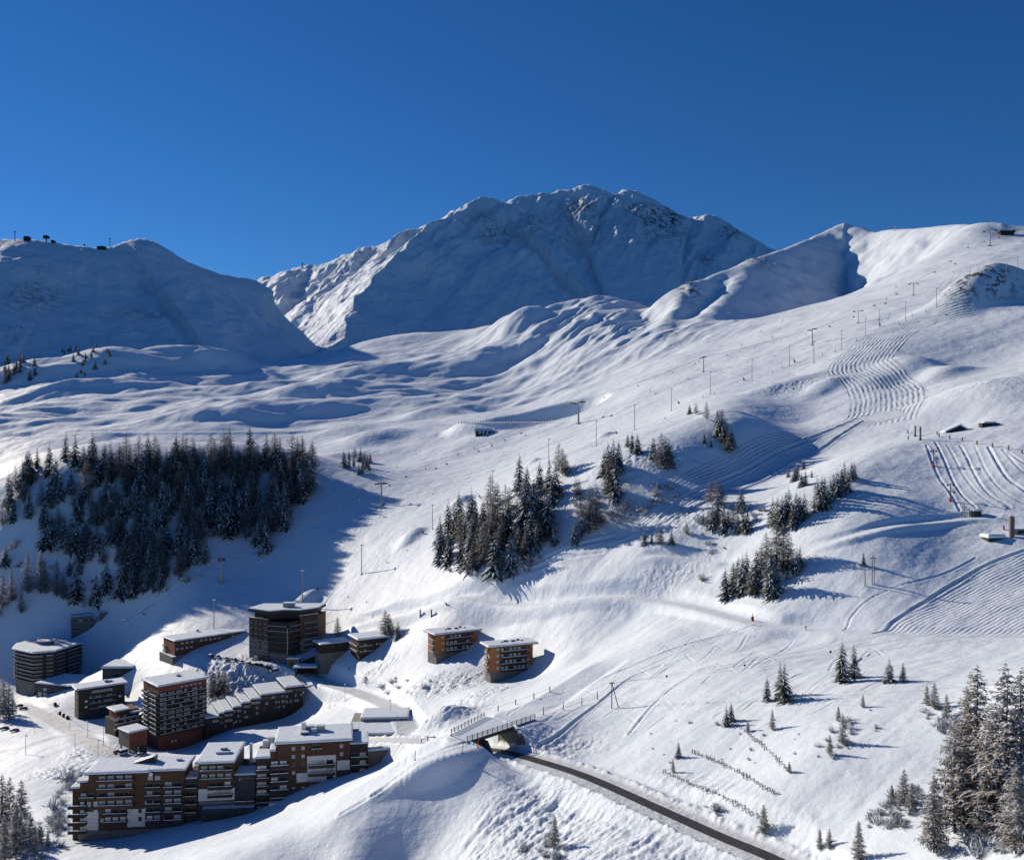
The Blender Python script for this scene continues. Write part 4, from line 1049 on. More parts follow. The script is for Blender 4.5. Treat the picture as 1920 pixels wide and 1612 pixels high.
MBk = Bld('residence_block', 'dark slate residence block, middle of the three joined blocks', 'building', (372, 1430), (478, 1426), 340, 1541, depth=20)
zt = MBk.H; X = MBk.X; rows = [zt - 3.4 - k * 3.05 for k in range(7)]
MBk.box('wall', 0, X(440), 0, MBk.D, -6, zt, 'wood'); MBk.box('slate_wing', X(440) + .01, X(478), .5, MBk.D, -4, MBk.Z(460, 1454), 'teal'); MBk.box('slate_link', X(345), -.01, 1, MBk.D - 4, -8, MBk.Z(358, 1462), 'teal')
cladding(MBk, 0, X(440), [(MBk.Z(400, 1530), MBk.Z(400, 1500), 'teal'), (rows[4], rows[2] - .3, 'white')])
stack(MBk, 376, 438, rows[0:2], ['glass', 'curtain'], 1.6, 'wood'); stack(MBk, 390, 437, rows[2:4], ['glass', 'glass', 'white'], 1.5, 'wood_d'); stack(MBk, 346, 370, [r - 3.6 for r in rows[1:5]], ['glass'], 1.5, 'wood', y=1)
for z in rows[4:6]:
    MBk.balc(X(442), X(477), z, 1.5, 'front', 'wood', .9, off=.4, snow=.2)
MBk.box('terrace', X(382), X(479), -3.5, -.11, MBk.Z(430, 1535), MBk.Z(430, 1508), 'teal', None, 'snow')
for p in (386, 410, 440): MBk.box('garage_opening', X(p), X(p + 20), -3.56, -3.502, MBk.Z(430, 1534), MBk.Z(430, 1519), 'dark')
b = MB(); x = X(448); z = MBk.Z(452, 1465); b.box(x, x + .35, .3, .45, z, z + 1.0, 'conc'); b.box(x, x + .9, .3, .45, z + 1.0, z + 1.25, 'conc'); b.box(x + .9, x + 1.1, .3, .45, z + .2, z + .8, 'conc'); b.box(x + 1.6, x + 5.2, .3, .45, z + .95, z + 1.15, 'wood_g'); b.build('wall_sign', MBk.root)
MBk.roof(0, X(438), -1.5, MBk.D, zt, .8, .4, .8, 'wood_d', 95); MBk.roof(X(442), X(477), .5, 9, MBk.Z(460, 1454), .3, .3, .6, 'dark', 96); MBk.roof(X(346), -1, 1, 8, MBk.Z(358, 1462), .3, .3, .6, 'dark', 97)
MBk.vent(X(405), 8, zt + 1.1, 2.5, 1.5, 1.4, 'dark'); MBk.vent(X(398), 6, zt + 1.1, 5, 2.4, .5, 'metal')
b = MB(); b.box(X(478) - 4, X(478) - 3, 12, 13, MBk.Z(470, 1454), MBk.Z(470, 1412), 'white', 'snow'); b.build('chimney', MBk.root)

RR = Bld('residence_block', 'tall rust brown residence block with roof vents, rightmost of the three joined blocks', 'building', (520, 1394), (668, 1386), 343, 1512, depth=17)
zt = RR.H; X = RR.X; rows = [zt - 3.2 - k * 3.05 for k in range(8)]
RR.box('wall', 0, X(656), 0, RR.D, -6, zt, 'wood'); RR.box('step_wall', X(506), -.01, .8, RR.D, -6, RR.Z(512, 1410), 'wood'); RR.box('left_step', X(479), X(506) - .01, 1.2, RR.D, -8, RR.Z(492, 1424), 'wood_d'); RR.box('right_step', X(656) + .01, X(690), .8, RR.D - 3, 2, RR.Z(670, 1396), 'wood_d')
RR.box('slate_base', X(505), X(655), -.3, RR.D, -9, 6.4, 'teal')
cladding(RR, X(556), X(578), [(RR.Z(560, 1466), RR.Z(560, 1449), 'white')]); cladding(RR, X(576), X(630), [(RR.Z(600, 1462), RR.Z(600, 1416), 'white')]); cladding(RR, X(632), X(656), [(RR.Z(640, 1443), RR.Z(640, 1425), 'white'), (2, RR.Z(640, 1444), 'teal')])
stack(RR, 507, 542, [r - 2.4 for r in rows[1:7]], ['glass', 'white', 'glass', 'white'], 1.6, 'wood_d', snow=.22); stack(RR, 480, 505, [r - 4.2 for r in rows[1:7]], ['glass', 'white'], 1.5, 'wood_d', y=1.2)
for z in rows[:7]:
    for p in (547, 565): RR.win(X(p), z + .3, 1.3, 1.5, 'front', rnd.choice(['glass', 'curtain']))
    if z > rows[4]: RR.win(X(637), z + .3, 1.3, 1.5, 'front', rnd.choice(['glass', 'curtain']))
stack(RR, 578, 629, rows[2:6], ['glass', 'white', 'curtain'], 1.6, 'wood', snow=.15); stack(RR, 584, 605, rows[0:1], ['glass'], 1.3, 'wood'); stack(RR, 576, 612, rows[6:7], ['glass'], 1.5, 'wood_d')
stack(RR, 658, 690, [r - 1.2 for r in rows[1:5]], ['glass', 'white'], 1.6, 'wood_d', y=.8, snow=.2)
RR.box('lower_terrace', X(506), X(543), -3.5, -.4, -4, RR.Z(520, 1498), 'white', None, 'snow')
RR.roof(0, X(548), -1.0, RR.D, zt, .9, .4, .9, 'wood_d', 98); RR.roof(X(551), X(656), -1.2, RR.D, zt, .9, .4, .9, 'wood_d', 99)
RR.roof(X(508), -1.2, .8, 8, RR.Z(512, 1410), .5, .3, .7, 'dark', 100); RR.roof(X(480), X(504), 1.2, 10, RR.Z(492, 1424), .5, .3, .7, 'dark', 102); RR.roof(X(659), X(688), .8, RR.D - 3, RR.Z(670, 1396), .5, .3, .6, 'dark', 103)
for x, y, w, d, h, m in ((X(563), 9, 1.6, 1.4, 3.2, 'white'), (X(570), 10, 3.4, 2.4, 1.6, 'metal'), (X(562), 5.5, 3, 2, .7, 'dark'), (X(590), 9, 3.6, 2.2, 1.8, 'metal'), (X(582), 8, 2, 1.6, 1.0, 'white')): RR.vent(x, y, zt + 1.2, w, d, h, m)
for p, q in ((487, 12), (495, 13), (500, 11)): RR.vent(X(p), q, RR.Z(492, 1424) + .8, 2.4, 2.2, 2.2 + (p - 487) * .12, 'white')

# --- snow covered parking deck and shelters
PD = Bld('parking_deck', 'low concrete parking deck under thick snow beside the village road', 'building', (648, 1378), (762, 1376), 400, 1384, depth=34)
PD.box('wall', 0, PD.L, 0, PD.D, -8, PD.H, 'conc'); PD.box('upper_deck', PD.L * .18, PD.L * .98, PD.D * .52, PD.D * .97, PD.H, PD.H + 1.8, 'conc')
PD.roof(0, PD.L, 0, PD.D * .5, PD.H, .2, .1, .8, 'conc', 111); PD.roof(PD.L * .18, PD.L * .98, PD.D * .52, PD.D * .97, PD.H + 1.8, .2, .1, .8, 'conc', 112)
PD.box('kiosk', 1.5, 5.5, .5, 3.5, PD.H + .9, PD.H + 2.6, 'dark', None, 'snow')
RW = Bld('retaining_wall', 'short dark retaining wall topped with snow at the right end of the rust brown block', 'wall', (690, 1408), (730, 1404), 352, 1424, depth=2)
RW.box('wall', 0, RW.L, 0, RW.D, -6, RW.H, 'wood_g'); c = MB(); snow_slab(c, [(-.3, -.3), (RW.L + .3, -.3), (RW.L + .3, RW.D + .3), (-.3, RW.D + .3)], RW.H + .003, .9, 113); c.build('snow_cover', RW.root)
BS = Bld('car_shelter', 'open car shelter with a snow roof at the bend below the hotel', 'shelter', (552, 1252), (592, 1252), 545, 1264, depth=7)
for x in (.3, BS.L / 2, BS.L - .6):
    for y in (.3, BS.D - .6): BS.box('post', x, x + .3, y, y + .3, -3, BS.H, 'wood_d')
BS.box('back_wall', 0, BS.L, BS.D, BS.D + .3, -3, BS.H, 'wood_d'); BS.roof(0, BS.L, 0, BS.D, BS.H, .6, .3, .9, 'wood_d', 115)

# ------------------------------------------------------------------ road surface and bridge
def strip(name, pl, o0, o1, dz, m, step=1.5):
    d = np.gradient(pl[:, :2], axis=0); d /= np.linalg.norm(d, axis=1)[:, None]
    nrm = np.stack([d[:, 1], -d[:, 0]], 1)
    b = MB()
    for i in range(len(pl) - 1):
        q = [(pl[k][0] + nrm[k][0] * o, pl[k][1] + nrm[k][1] * o) for k, o in ((i, o0), (i, o1), (i + 1, o1), (i + 1, o0))]
        zz = [pl[i][2] + dz, pl[i][2] + dz, pl[i + 1][2] + dz, pl[i + 1][2] + dz]
        b.face([(x, y, z) for (x, y), z in zip(q, zz)], m)
    o = b.build(name, None, smooth_shade=True); o['kind'] = 'structure'; return o
rp = catmull(MAIN_ROAD[np.arange(20, len(MAIN_ROAD), 2)], 3)
strip('road', rp, -2.3, 1.3, 0.10, 'asphalt')


dk = [Vector(W(*p)) for p in ((876, 1392, 275), (1003, 1346, 298), (908, 1345, 300), (846, 1377, 282))]
dz = -88.3
BR = thing('bridge', 'wooden railed ski bridge carrying the piste over the road', 'bridge', (dk[0].x, dk[0].y, dz))
q = [(p - dk[0]).to_2d() for p in dk]
b = MB(); b.prism([tuple(v) for v in q], -.9, 0, 'wood_d'); b.build('deck', BR)
b = MB(); b.rings([[(v.x, v.y, zz) for v in q] for zz in (.003, .35)], 'snow'); b.build('snow_cover', BR)
for a, c, n in ((q[0], q[1], 15), (q[3], q[2], 11)):
    for i in range(n):
        p = a.lerp(c, i / (n - 1)); b = MB(); b.box(-.11, .11, -.11, .11, -.6, 1.7, 'wood_d'); b.build('railing_post', BR, (p.x, p.y, .2))
    for z in (.8, 1.25, 1.65):
        b = MB(); b.bar((a.x, a.y, z), (c.x, c.y, z), .07, 'wood_d'); b.build('rail', BR)
    b = MB(); b.bar((a.x, a.y, -.3), (c.x, c.y, -.3), .45, 'wood'); b.build('girder', BR)
k = int(np.argmin(np.hypot(MAIN_ROAD[:, 0] + 2.0, MAIN_ROAD[:, 1] - 288)))
c0 = Vector(MAIN_ROAD[k]); dd = Vector(MAIN_ROAD[k + 3] - MAIN_ROAD[k - 3]).to_2d().normalized(); nn = Vector((dd.y, -dd.x))
for sd_, wl in ((1, 5.0), (-1, 4.0)):            # retaining walls beside the road, with a wing that steps down
    for e0, e1, za, zb_, nm in ((-9, 3.0, dz - .9, dz - .9, 'abutment'), (3.02, 3.0 + wl, dz - 1.0, c0.z + 1.0, 'wing_wall')):
        b = MB(); pA, pB = c0.to_2d() + nn * sd_ * 6.0 + dd * e0, c0.to_2d() + nn * sd_ * (6.0 if nm == 'abutment' else 6.6) + dd * e1; o_ = nn * sd_ * .7
        b.rings([[(*p, c0.z - 2) for p in (pA, pB, pB + o_, pA + o_)], [(*pA, za), (*pB, zb_), (*(pB + o_), zb_), (*(pA + o_), za)]], 'stone')
        o = b.build(nm, BR); o.location = -BR.location

def up(p, dzv=0): return Vector((p.x, p.y, p.z + dzv))
# ------------------------------------------------------------------ trees
def add_frond(v, f, mi, base, az, L, rise, droop, wid, k, seg=3, t0=0.0):
    ca, sa = math.cos(az), math.sin(az); n = len(v)
    for i in range(seg + 1):
        t = t0 + (1 - t0) * i / seg
        r = L * t; z = base[2] + rise * L * t - droop * L * t * t
        w = wid * L * (0.35 + .9 * t) * (1 - t) ** .7 if i < seg else 0.004
        x, y = base[0] + ca * r, base[1] + sa * r
        v += [(x - sa * w, y + ca * w, z - .45 * w), (x, y, z), (x + sa * w, y - ca * w, z - .45 * w)]
    for i in range(seg):
        a = n + i * 3
        f += [(a, a + 1, a + 4, a + 3), (a + 1, a + 2, a + 5, a + 4)]; mi += [k, k]
def mesh_of(name, v, f, mi, mats):
    me = bpy.data.meshes.new(name); me.from_pydata(v, [], f)
    for m in mats: me.materials.append(M[m])
    me.polygons.foreach_set('material_index', mi); me.update(); return me
def trunk_mesh(name, r, top, n=7, lean=0.0, m='bark'):
    b = MB(); rr = []
    for i in range(5):
        t = i / 4; x = lean * t * t
        rr.append([(x + r * (1 - .93 * t) * math.cos(2 * math.pi * j / n), r * (1 - .93 * t) * math.sin(2 * math.pi * j / n), -.06 + (top + .06) * t) for j in range(n)])
    b.rings(rr, m); return b.mesh(name)
def spruce(seed, R0=.17, whorls=17, per=9, snowp=.55, first=.05):
    rd = random.Random(seed); v, f, mi = [], [], []
    for w in range(whorls):
        t = w / (whorls - 1); z = first + (.985 - first) * t ** .93
        R = R0 * (1 - t) ** .78 * rd.uniform(.7, 1.2) + .012
        n = max(4, int(per * (1 - .5 * t)))
        for j in range(n):
            az = 2 * math.pi * (j + rd.random() * .8) / n + w * 1.3
            L = R * rd.uniform(.72, 1.2); zz = z + rd.uniform(-.018, .018); dr = rd.uniform(.45, .85)
            add_frond(v, f, mi, (0, 0, zz), az, L, .12, dr, rd.uniform(.26, .36), 0)
            if rd.random() < snowp:
                add_frond(v, f, mi, (0, 0, zz + .006), az + rd.uniform(-.08, .08), L * rd.uniform(.8, .98), .12, dr * .97, rd.uniform(.16, .26), 1, 2, rd.uniform(.2, .5))
    add_frond(v, f, mi, (0, 0, .97), 0, .02, 3, 0, .3, 0)
    return mesh_of('crown', v, f, mi, ['needle', 'snow'])
def larch(seed, R0=.16, whorls=22, per=7, twigs=4, frost=.35, snowp=.15, first=.12, irregular=.35):
    rd = random.Random(seed); v, f, mi = [], [], []
    def ribbon(p, q, w, k, sag=0.0):
        p, q = Vector(p), Vector(q); d = q - p; s = d.cross(Vector((0, 0, 1)))
        s = (s.normalized() if s.length > 1e-6 else Vector((1, 0, 0))) * w; m = (p + q) / 2 - Vector((0, 0, sag)); n = len(v)
        v.extend([tuple(p - s), tuple(p + s), tuple(m + s * .8 + Vector((0, 0, w))), tuple(m - s * .8 + Vector((0, 0, w))), tuple(q)])
        f.extend([(n, n + 1, n + 2, n + 3), (n + 3, n + 2, n + 4)]); mi.extend([k, k])
    for w in range(whorls):
        t = w / (whorls - 1); z = first + (.98 - first) * t
        R = R0 * ((1 - t) ** .7) * (1 if t > .18 else .55 + t * 2.5) + .012
        for j in range(per):
            az = 2 * math.pi * rd.random(); L = R * rd.uniform(1 - irregular, 1.15); zz = z + rd.uniform(-.02, .02)
            dx, dy = math.cos(az), math.sin(az); e = (dx * L, dy * L, zz + L * rd.uniform(-.25, .18))
            k = 1 if rd.random() < frost else 0
            ribbon((0, 0, zz), e, .0042 + L * .012, k, L * .08)
            for q in range(twigs):
                s = rd.uniform(.25, 1.0); a2 = az + rd.choice((-1, 1)) * rd.uniform(.4, 1.3); l2 = L * rd.uniform(.22, .5) * (1.25 - s * .5)
                b0 = (dx * L * s, dy * L * s, zz + (e[2] - zz) * s - L * .06 * (1 - abs(2 * s - 1)))
                kk = 1 if rd.random() < frost else 0
                ribbon(b0, (b0[0] + math.cos(a2) * l2, b0[1] + math.sin(a2) * l2, b0[2] - l2 * rd.uniform(-.15, .8)), .0022 + l2 * .055, kk)
                if rd.random() < snowp:
                    ribbon((b0[0], b0[1], b0[2] + .003), (b0[0] + math.cos(a2) * l2 * .8, b0[1] + math.sin(a2) * l2 * .8, b0[2] - l2 * .25), .003 + l2 * .09, 2)
    return mesh_of('crown', v, f, mi, ['twig', 'frost', 'snow'])
def shrub_mesh(seed, n=34, frost=.45, snowp=.35):
    rd = random.Random(seed); v, f, mi = [], [], []
    for i in range(n):
        az = rd.random() * 6.283; el = rd.uniform(.15, 1.45); L = rd.uniform(.5, 1.0); d = Vector((math.cos(az) * math.cos(el), math.sin(az) * math.cos(el), math.sin(el) * .9))
        o = Vector((rd.uniform(-.18, .18), rd.uniform(-.18, .18), -.05)); s = d.orthogonal().normalized()
        for q in range(6):
            a = o + d * L * (q / 7); e = a + (d + Vector((rd.uniform(-.9, .9), rd.uniform(-.9, .9), rd.uniform(-.4, .7)))).normalized() * L * .4
            k = 1 if rd.random() < frost else 0; k = 2 if rd.random() < snowp * (.5 if q < 3 else 1) else k
            w = s * (.016 if k < 2 else .05); m = len(v)
            v += [tuple(a - w), tuple(a + w), tuple(e)]; f.append((m, m + 1, m + 2)); mi.append(k)
    return mesh_of('shrub', v, f, mi, ['twig', 'frost', 'snow'])
TR_S = trunk_mesh('trunk', .014, .95); TR_L = trunk_mesh('trunk', .013, .97, lean=.02)
SP = [spruce(1, .225, 18, 11, .75), spruce(2, .26, 17, 11, .85), spruce(3, .20, 19, 10, .6), spruce(4, .24, 16, 12, .95, .03), spruce(5, .28, 14, 13, .9, .02), spruce(6, .19, 22, 10, .55, .1)]
LA = [larch(11, .23, 26, 12, 7, .35, .14), larch(12, .27, 24, 12, 7, .5, .2), larch(13, .21, 28, 11, 7, .28, .1)]
NEAR_L = [larch(21, .20, 40, 10, 9, .74, .22, .07, .55), larch(22, .22, 38, 10, 9, .80, .26, .09, .6), larch(23, .18, 42, 9, 9, .68, .18, .06, .5)]
NEAR_S = [spruce(31, .24, 30, 14, .8, .03), spruce(32, .22, 32, 13, .7, .03)]
SHR = [shrub_mesh(41), shrub_mesh(42, 26, .3, .5), shrub_mesh(43, 44, .6, .2)]
tr = random.Random(5)
N_TREE = {'n': 0}
def tree(pos, h, kind, label, group, near=False, wide=1.0):
    if kind == 'spruce': crown = tr.choice(NEAR_S if near else SP); tk = TR_S
    else: crown = tr.choice(NEAR_L if near else LA); tk = TR_L
    N_TREE['n'] += 1
    if not near: h *= 1.08
    r = thing(kind + '_tree', label, 'tree', (pos.x, pos.y, pos.z - .1), tr.random() * 6.28, group)
    w = h * tr.uniform(.92, 1.18) * wide * (1.0 if near else 1.15)
    put(tk, 'trunk', r, s=(h, h, h)); put(crown, 'crown', r, s=(w, w, h))
    return r
def hpx(pos, px): return px / F * pos.y
def scatter(poly, n, dmin, ymin, ymax, kinds, hrange, label, group, seed, taken=None, near=False):
    rd = random.Random(seed); pts = taken if taken is not None else []
    xs_, ys_ = [p[0] for p in poly], [p[1] for p in poly]; c = 0; tries = 0
    while c < n and tries < n * 60:
        tries += 1
        x, y = rd.uniform(min(xs_), max(xs_)), rd.uniform(min(ys_), max(ys_))
        if not pin(poly, np.array([x]), np.array([y]))[0]: continue
        if any((x - a) ** 2 + ((y - b_) * 1.8) ** 2 < dmin * dmin for a, b_ in pts): continue
        p = place(x, y, ymin, ymax); pts.append((x, y)); c += 1
        k = 'spruce' if rd.random() < kinds else 'larch'
        tree(p, hpx(p, rd.uniform(*hrange)), k, label[k], group, near)
FG = 'forest trees on the shaded hillside at the left'
fl_ = dict(spruce='dark snow dusted spruce standing in the dense shaded forest on the left hillside', larch='bare brown larch standing in the dense shaded forest on the left hillside')
tk_ = []
top = [(215, 868), (330, 868), (430, 852), (520, 848), (588, 880), (592, 905), (520, 905), (430, 905), (330, 920), (225, 915)]
scatter(top, 84, 9, 690, 880, .35, (40, 58), dict(spruce='dark spruce on the top edge of the shaded left forest', larch='sun touched brown larch on the top edge of the shaded left forest'), FG, 1, tk_)
scatter([(225, 915), (330, 920), (430, 905), (520, 905), (596, 905), (560, 968), (500, 1036), (470, 1015), (400, 1000), (330, 1105), (240, 1122), (215, 1060), (222, 960)], 178, 10.5, 660, 860, .5, (38, 64), fl_, FG, 2, tk_)
scatter([(0, 945), (40, 882), (130, 862), (225, 866), (222, 960), (215, 1060), (150, 1062), (60, 1010), (0, 1000)], 62, 15, 660, 880, .6, (36, 62), dict(spruce='snowy spruce in the thin left part of the shaded forest', larch='frosted larch in the thin left part of the shaded forest'), FG, 3, tk_)
for x, y, h in ((350, 1035, 50), (385, 1050, 44), (335, 1070, 40), (172, 1035, 40), (168, 1020, 30), (10, 1060, 36), (150, 1075, 34), (130, 1078, 30), (200, 1112, 60), (225, 1118, 66), (250, 1122, 58), (180, 1130, 52), (270, 1108, 50), (300, 1106, 46)):
    p = place(x, y, 640, 860); tree(p, hpx(p, h), 'spruce', fl_['spruce'], FG)
LG = 'sunlit larches along the foot of the shaded forest'
for x, y, h in ((5, 1140, 66), (22, 1128, 60), (52, 1112, 74), (76, 1112, 74), (84, 1114, 62), (106, 1118, 66), (118, 1124, 50), (40, 1150, 44), (-6, 1160, 60)):
    p = place(x, y, 620, 800); tree(p, hpx(p, h * 1.1), 'larch', 'pale frosted larch with sunlit top in the row at the foot of the left forest', LG, True)
p = place(143, 1128, 620, 800); tree(p, hpx(p, 66), 'spruce', 'single dark spruce at the right end of the pale larch row below the forest', None, wide=1.2)
# central grove
cl = dict(spruce='tall snow dusted spruce in the big dark grove in the middle of the slope', larch='grey brown larch in the big dark grove in the middle of the slope')
CG = 'trees of the grove in the middle of the slope'; tk_ = []
scatter([(795, 1052), (815, 1020), (850, 1000), (905, 975), (960, 955), (1005, 950), (1035, 940), (1040, 985), (1012, 1045), (955, 1080), (865, 1078)], 62, 11, 440, 700,   .6, (48, 80), cl, CG, 8, tk_)
for x, y, h, k in ((974, 925, 70, 'spruce'), (988, 930, 56, 'spruce'), (1012, 925, 58, 'spruce'), (1030, 922, 58, 'spruce'), (1042, 935, 68, 'spruce'), (920, 955, 62, 'larch'), (1000, 1000, 100, 'spruce'), (985, 1010, 110, 'spruce'), (930, 1020, 100, 'larch')):
    p = place(x, y, 440, 700); tree(p, hpx(p, h), k, cl[k], CG)
def single(lst, grp=None):
    for x, y, h, k, lab in lst:
        p = place(x, y, *( (130, 900) )); tree(p, hpx(p, h), k, lab, grp)
UG = 'trees scattered above and right of the big grove'
ul = dict(spruce='snow dusted spruce on the shaded bank above and right of the big grove', larch='bare brown larch on the shaded bank above and right of the big grove')
for x, y, h, k in ((1048, 885, 52, 'larch'), (1055, 892, 50, 'larch'), (1060, 893, 40, 'larch'), (1140, 890, 58, 'spruce'), (1150, 880, 56, 'spruce'), (1160, 876, 48, 'spruce'), (1133, 888, 44, 'spruce'), (1146, 930, 76, 'larch'), (1155, 938, 74, 'spruce'), (1140, 926, 56, 'spruce'), (1165, 888, 34, 'spruce'), (1185, 847, 36, 'spruce'), (1195, 850, 36, 'spruce'), (1177, 838, 26, 'spruce'), (1225, 858, 38, 'spruce'), (1240, 876, 62, 'larch'), (1248, 880, 60, 'larch'), (1254, 874, 50, 'spruce'), (1105, 1000, 84, 'larch'), (1118, 992, 82, 'larch'), (1090, 1010, 60, 'larch'), (1078, 1020, 44, 'spruce'), (1040, 1022, 40, 'spruce'), (1080, 935, 36, 'larch'), (1085, 928, 30, 'larch')):
    p = place(x, y, 430, 800); tree(p, hpx(p, h), k, ul[k], UG)
RG = 'trees on the small knoll beside the groomed piste'
rl = dict(spruce='dark spruce on the small snowy knoll left of the groomed piste bend', larch='brown larch on the small snowy knoll left of the groomed piste bend')
for x, y, h, k in ((1293, 776, 18, 'spruce'), (1305, 777, 22, 'larch'), (1325, 788, 34, 'larch'), (1345, 800, 32, 'spruce'), (1355, 808, 40, 'larch'), (1350, 818, 50, 'spruce'), (1360, 826, 36, 'spruce'), (1356, 830, 34, 'spruce'), (1368, 850, 42, 'larch'), (1371, 838, 36, 'spruce'), (1320, 830, 20, 'spruce'), (1332, 838, 18, 'spruce')):
    p = place(x, y, 480, 900); tree(p, hpx(p, h), k, rl[k], RG)
G4 = [
 ('trees of the mixed clump left of the sunlit slope', 'in the mixed clump on the bank between piste and sunlit slope', ((1332, 945, 44, 'larch'), (1345, 950, 52, 'larch'), (1352, 952, 46, 'larch'), (1336, 990, 46, 'spruce'), (1328, 988, 30, 'larch'), (1345, 985, 60, 'spruce'), (1357, 1000, 56, 'spruce'), (1365, 992, 40, 'spruce'), (1390, 956, 42, 'spruce'), (1383, 998, 36, 'spruce'), (1394, 998, 50, 'spruce'), (1401, 998, 46, 'spruce'), (1375, 985, 40, 'larch'))),
 ('small trees on the snowy shelf edge', 'at the edge of the snowy shelf right of the brown shrubs', ((1208, 1020, 28, 'spruce'), (1222, 1018, 18, 'spruce'), (1235, 1022, 32, 'larch'), (1240, 1020, 30, 'larch'), (1259, 1020, 28, 'spruce'), (1287, 1002, 24, 'larch'))),
 ('spruces of the dense stand on the lit ridge', 'in the dense stand halfway up the lit ridge', ((1449, 985, 52, 'spruce'), (1458, 988, 56, 'spruce'), (1466, 990, 58, 'spruce'), (1473, 984, 60, 'spruce'), (1479, 975, 60, 'spruce'), (1487, 992, 48, 'spruce'), (1493, 980, 56, 'spruce'), (1500, 966, 40, 'spruce'), (1508, 970, 46, 'spruce'), (1527, 960, 18, 'spruce'))),
 ('spruces along the crest of the lit ridge', 'in the row along the crest of the lit ridge', ((1533, 946, 50, 'spruce'), (1541, 955, 60, 'spruce'), (1546, 952, 56, 'spruce'), (1557, 938, 40, 'spruce'), (1563, 930, 42, 'spruce'), (1570, 930, 46, 'spruce'), (1578, 925, 46, 'spruce'), (1583, 918, 50, 'spruce'), (1590, 922, 44, 'spruce'), (1597, 900, 34, 'spruce'), (1602, 896, 30, 'spruce'))),
 ('little spruces on the upper ridge', 'in the little cluster on the upper end of the lit ridge', ((1478, 895, 20, 'spruce'), (1490, 902, 30, 'spruce'), (1495, 898, 30, 'spruce'), (1506, 880, 22, 'spruce'), (1503, 912, 26, 'spruce'), (1510, 910, 28, 'spruce'), (1522, 895, 14, 'spruce'))),
 ('trees of the clump above the piste road', 'in the dark clump just above the snowy piste road', ((1360, 1124, 58, 'spruce'), (1375, 1108, 54, 'spruce'), (1384, 1110, 64, 'spruce'), (1392, 1114, 70, 'spruce'), (1400, 1108, 72, 'spruce'), (1410, 1120, 60, 'larch'), (1418, 1110, 78, 'spruce'), (1427, 1098, 70, 'larch'), (1436, 1080, 78, 'larch'), (1446, 1120, 84, 'spruce'), (1452, 1116, 70, 'spruce'), (1440, 1100, 60, 'spruce'), (1456, 1072, 86, 'larch'), (1468, 1070, 82, 'larch'), (1478, 1074, 76, 'larch'), (1486, 1078, 40, 'spruce'), (1494, 1076, 48, 'spruce'), (1500, 1064, 40, 'spruce'), (1390, 1112, 44, 'spruce'))),
]
for grp, txt, l in G4:
    for x, y, h, k in l:
        p = place(x, y, 300, 640); tree(p, hpx(p, h), k, ('snow laden spruce ' if k == 'spruce' else 'bare grey larch ') + txt, grp)
single([(1619, 1061, 26, 'spruce', 'small lone spruce beside the twin wooden power poles'),
 (1438, 1314, 46, 'spruce', 'left and smallest spruce of the trio on the lower right slope'),
 (1463, 1308, 64, 'spruce', 'tall spruce behind the other two of the trio on the lower right slope'),
 (1471, 1316, 70, 'spruce', 'broad front spruce of the trio on the lower right slope'),
 (1579, 1278, 74, 'spruce', 'broad tall spruce, left of the pair casting a long shadow under the cables'),
 (1601, 1270, 60, 'spruce', 'slim spruce, right of the pair casting a long shadow under the cables'),
 (1667, 1279, 44, 'spruce', 'small slim spruce, left of two above the frosted bushes'),
 (1693, 1276, 34, 'spruce', 'small spruce with a short shadow, right of two above the frosted bushes'),
 (1362, 1361, 38, 'spruce', 'left tree of the tight pair of small spruces above the top snow fence'),
 (1371, 1352, 36, 'spruce', 'right tree of the tight pair of small spruces above the top snow fence'),
 (1272, 1420, 30, 'spruce', 'tiny dark spruce at the left end of the middle snow fence'),
 (633, 1194, 36, 'larch', 'bare larch standing alone behind the shaded shed roof'),
 (722, 1192, 46, 'larch', 'bare larch behind the right end of the chalet roof, taller of a close pair'),
 (729, 1193, 42, 'larch', 'bare larch behind the right end of the chalet roof, slimmer of a close pair'),
 (746, 1196, 32, 'spruce', 'small thin spruce on the snow right of the chalet larches'),
 (398, 1312, 50, 'larch', 'frosted bare larch behind the brown tower, left of three'),
 (410, 1306, 52, 'larch', 'frosted bare larch behind the brown tower, middle of three'),
 (421, 1304, 46, 'larch', 'frosted bare larch behind the brown tower, right of three')])
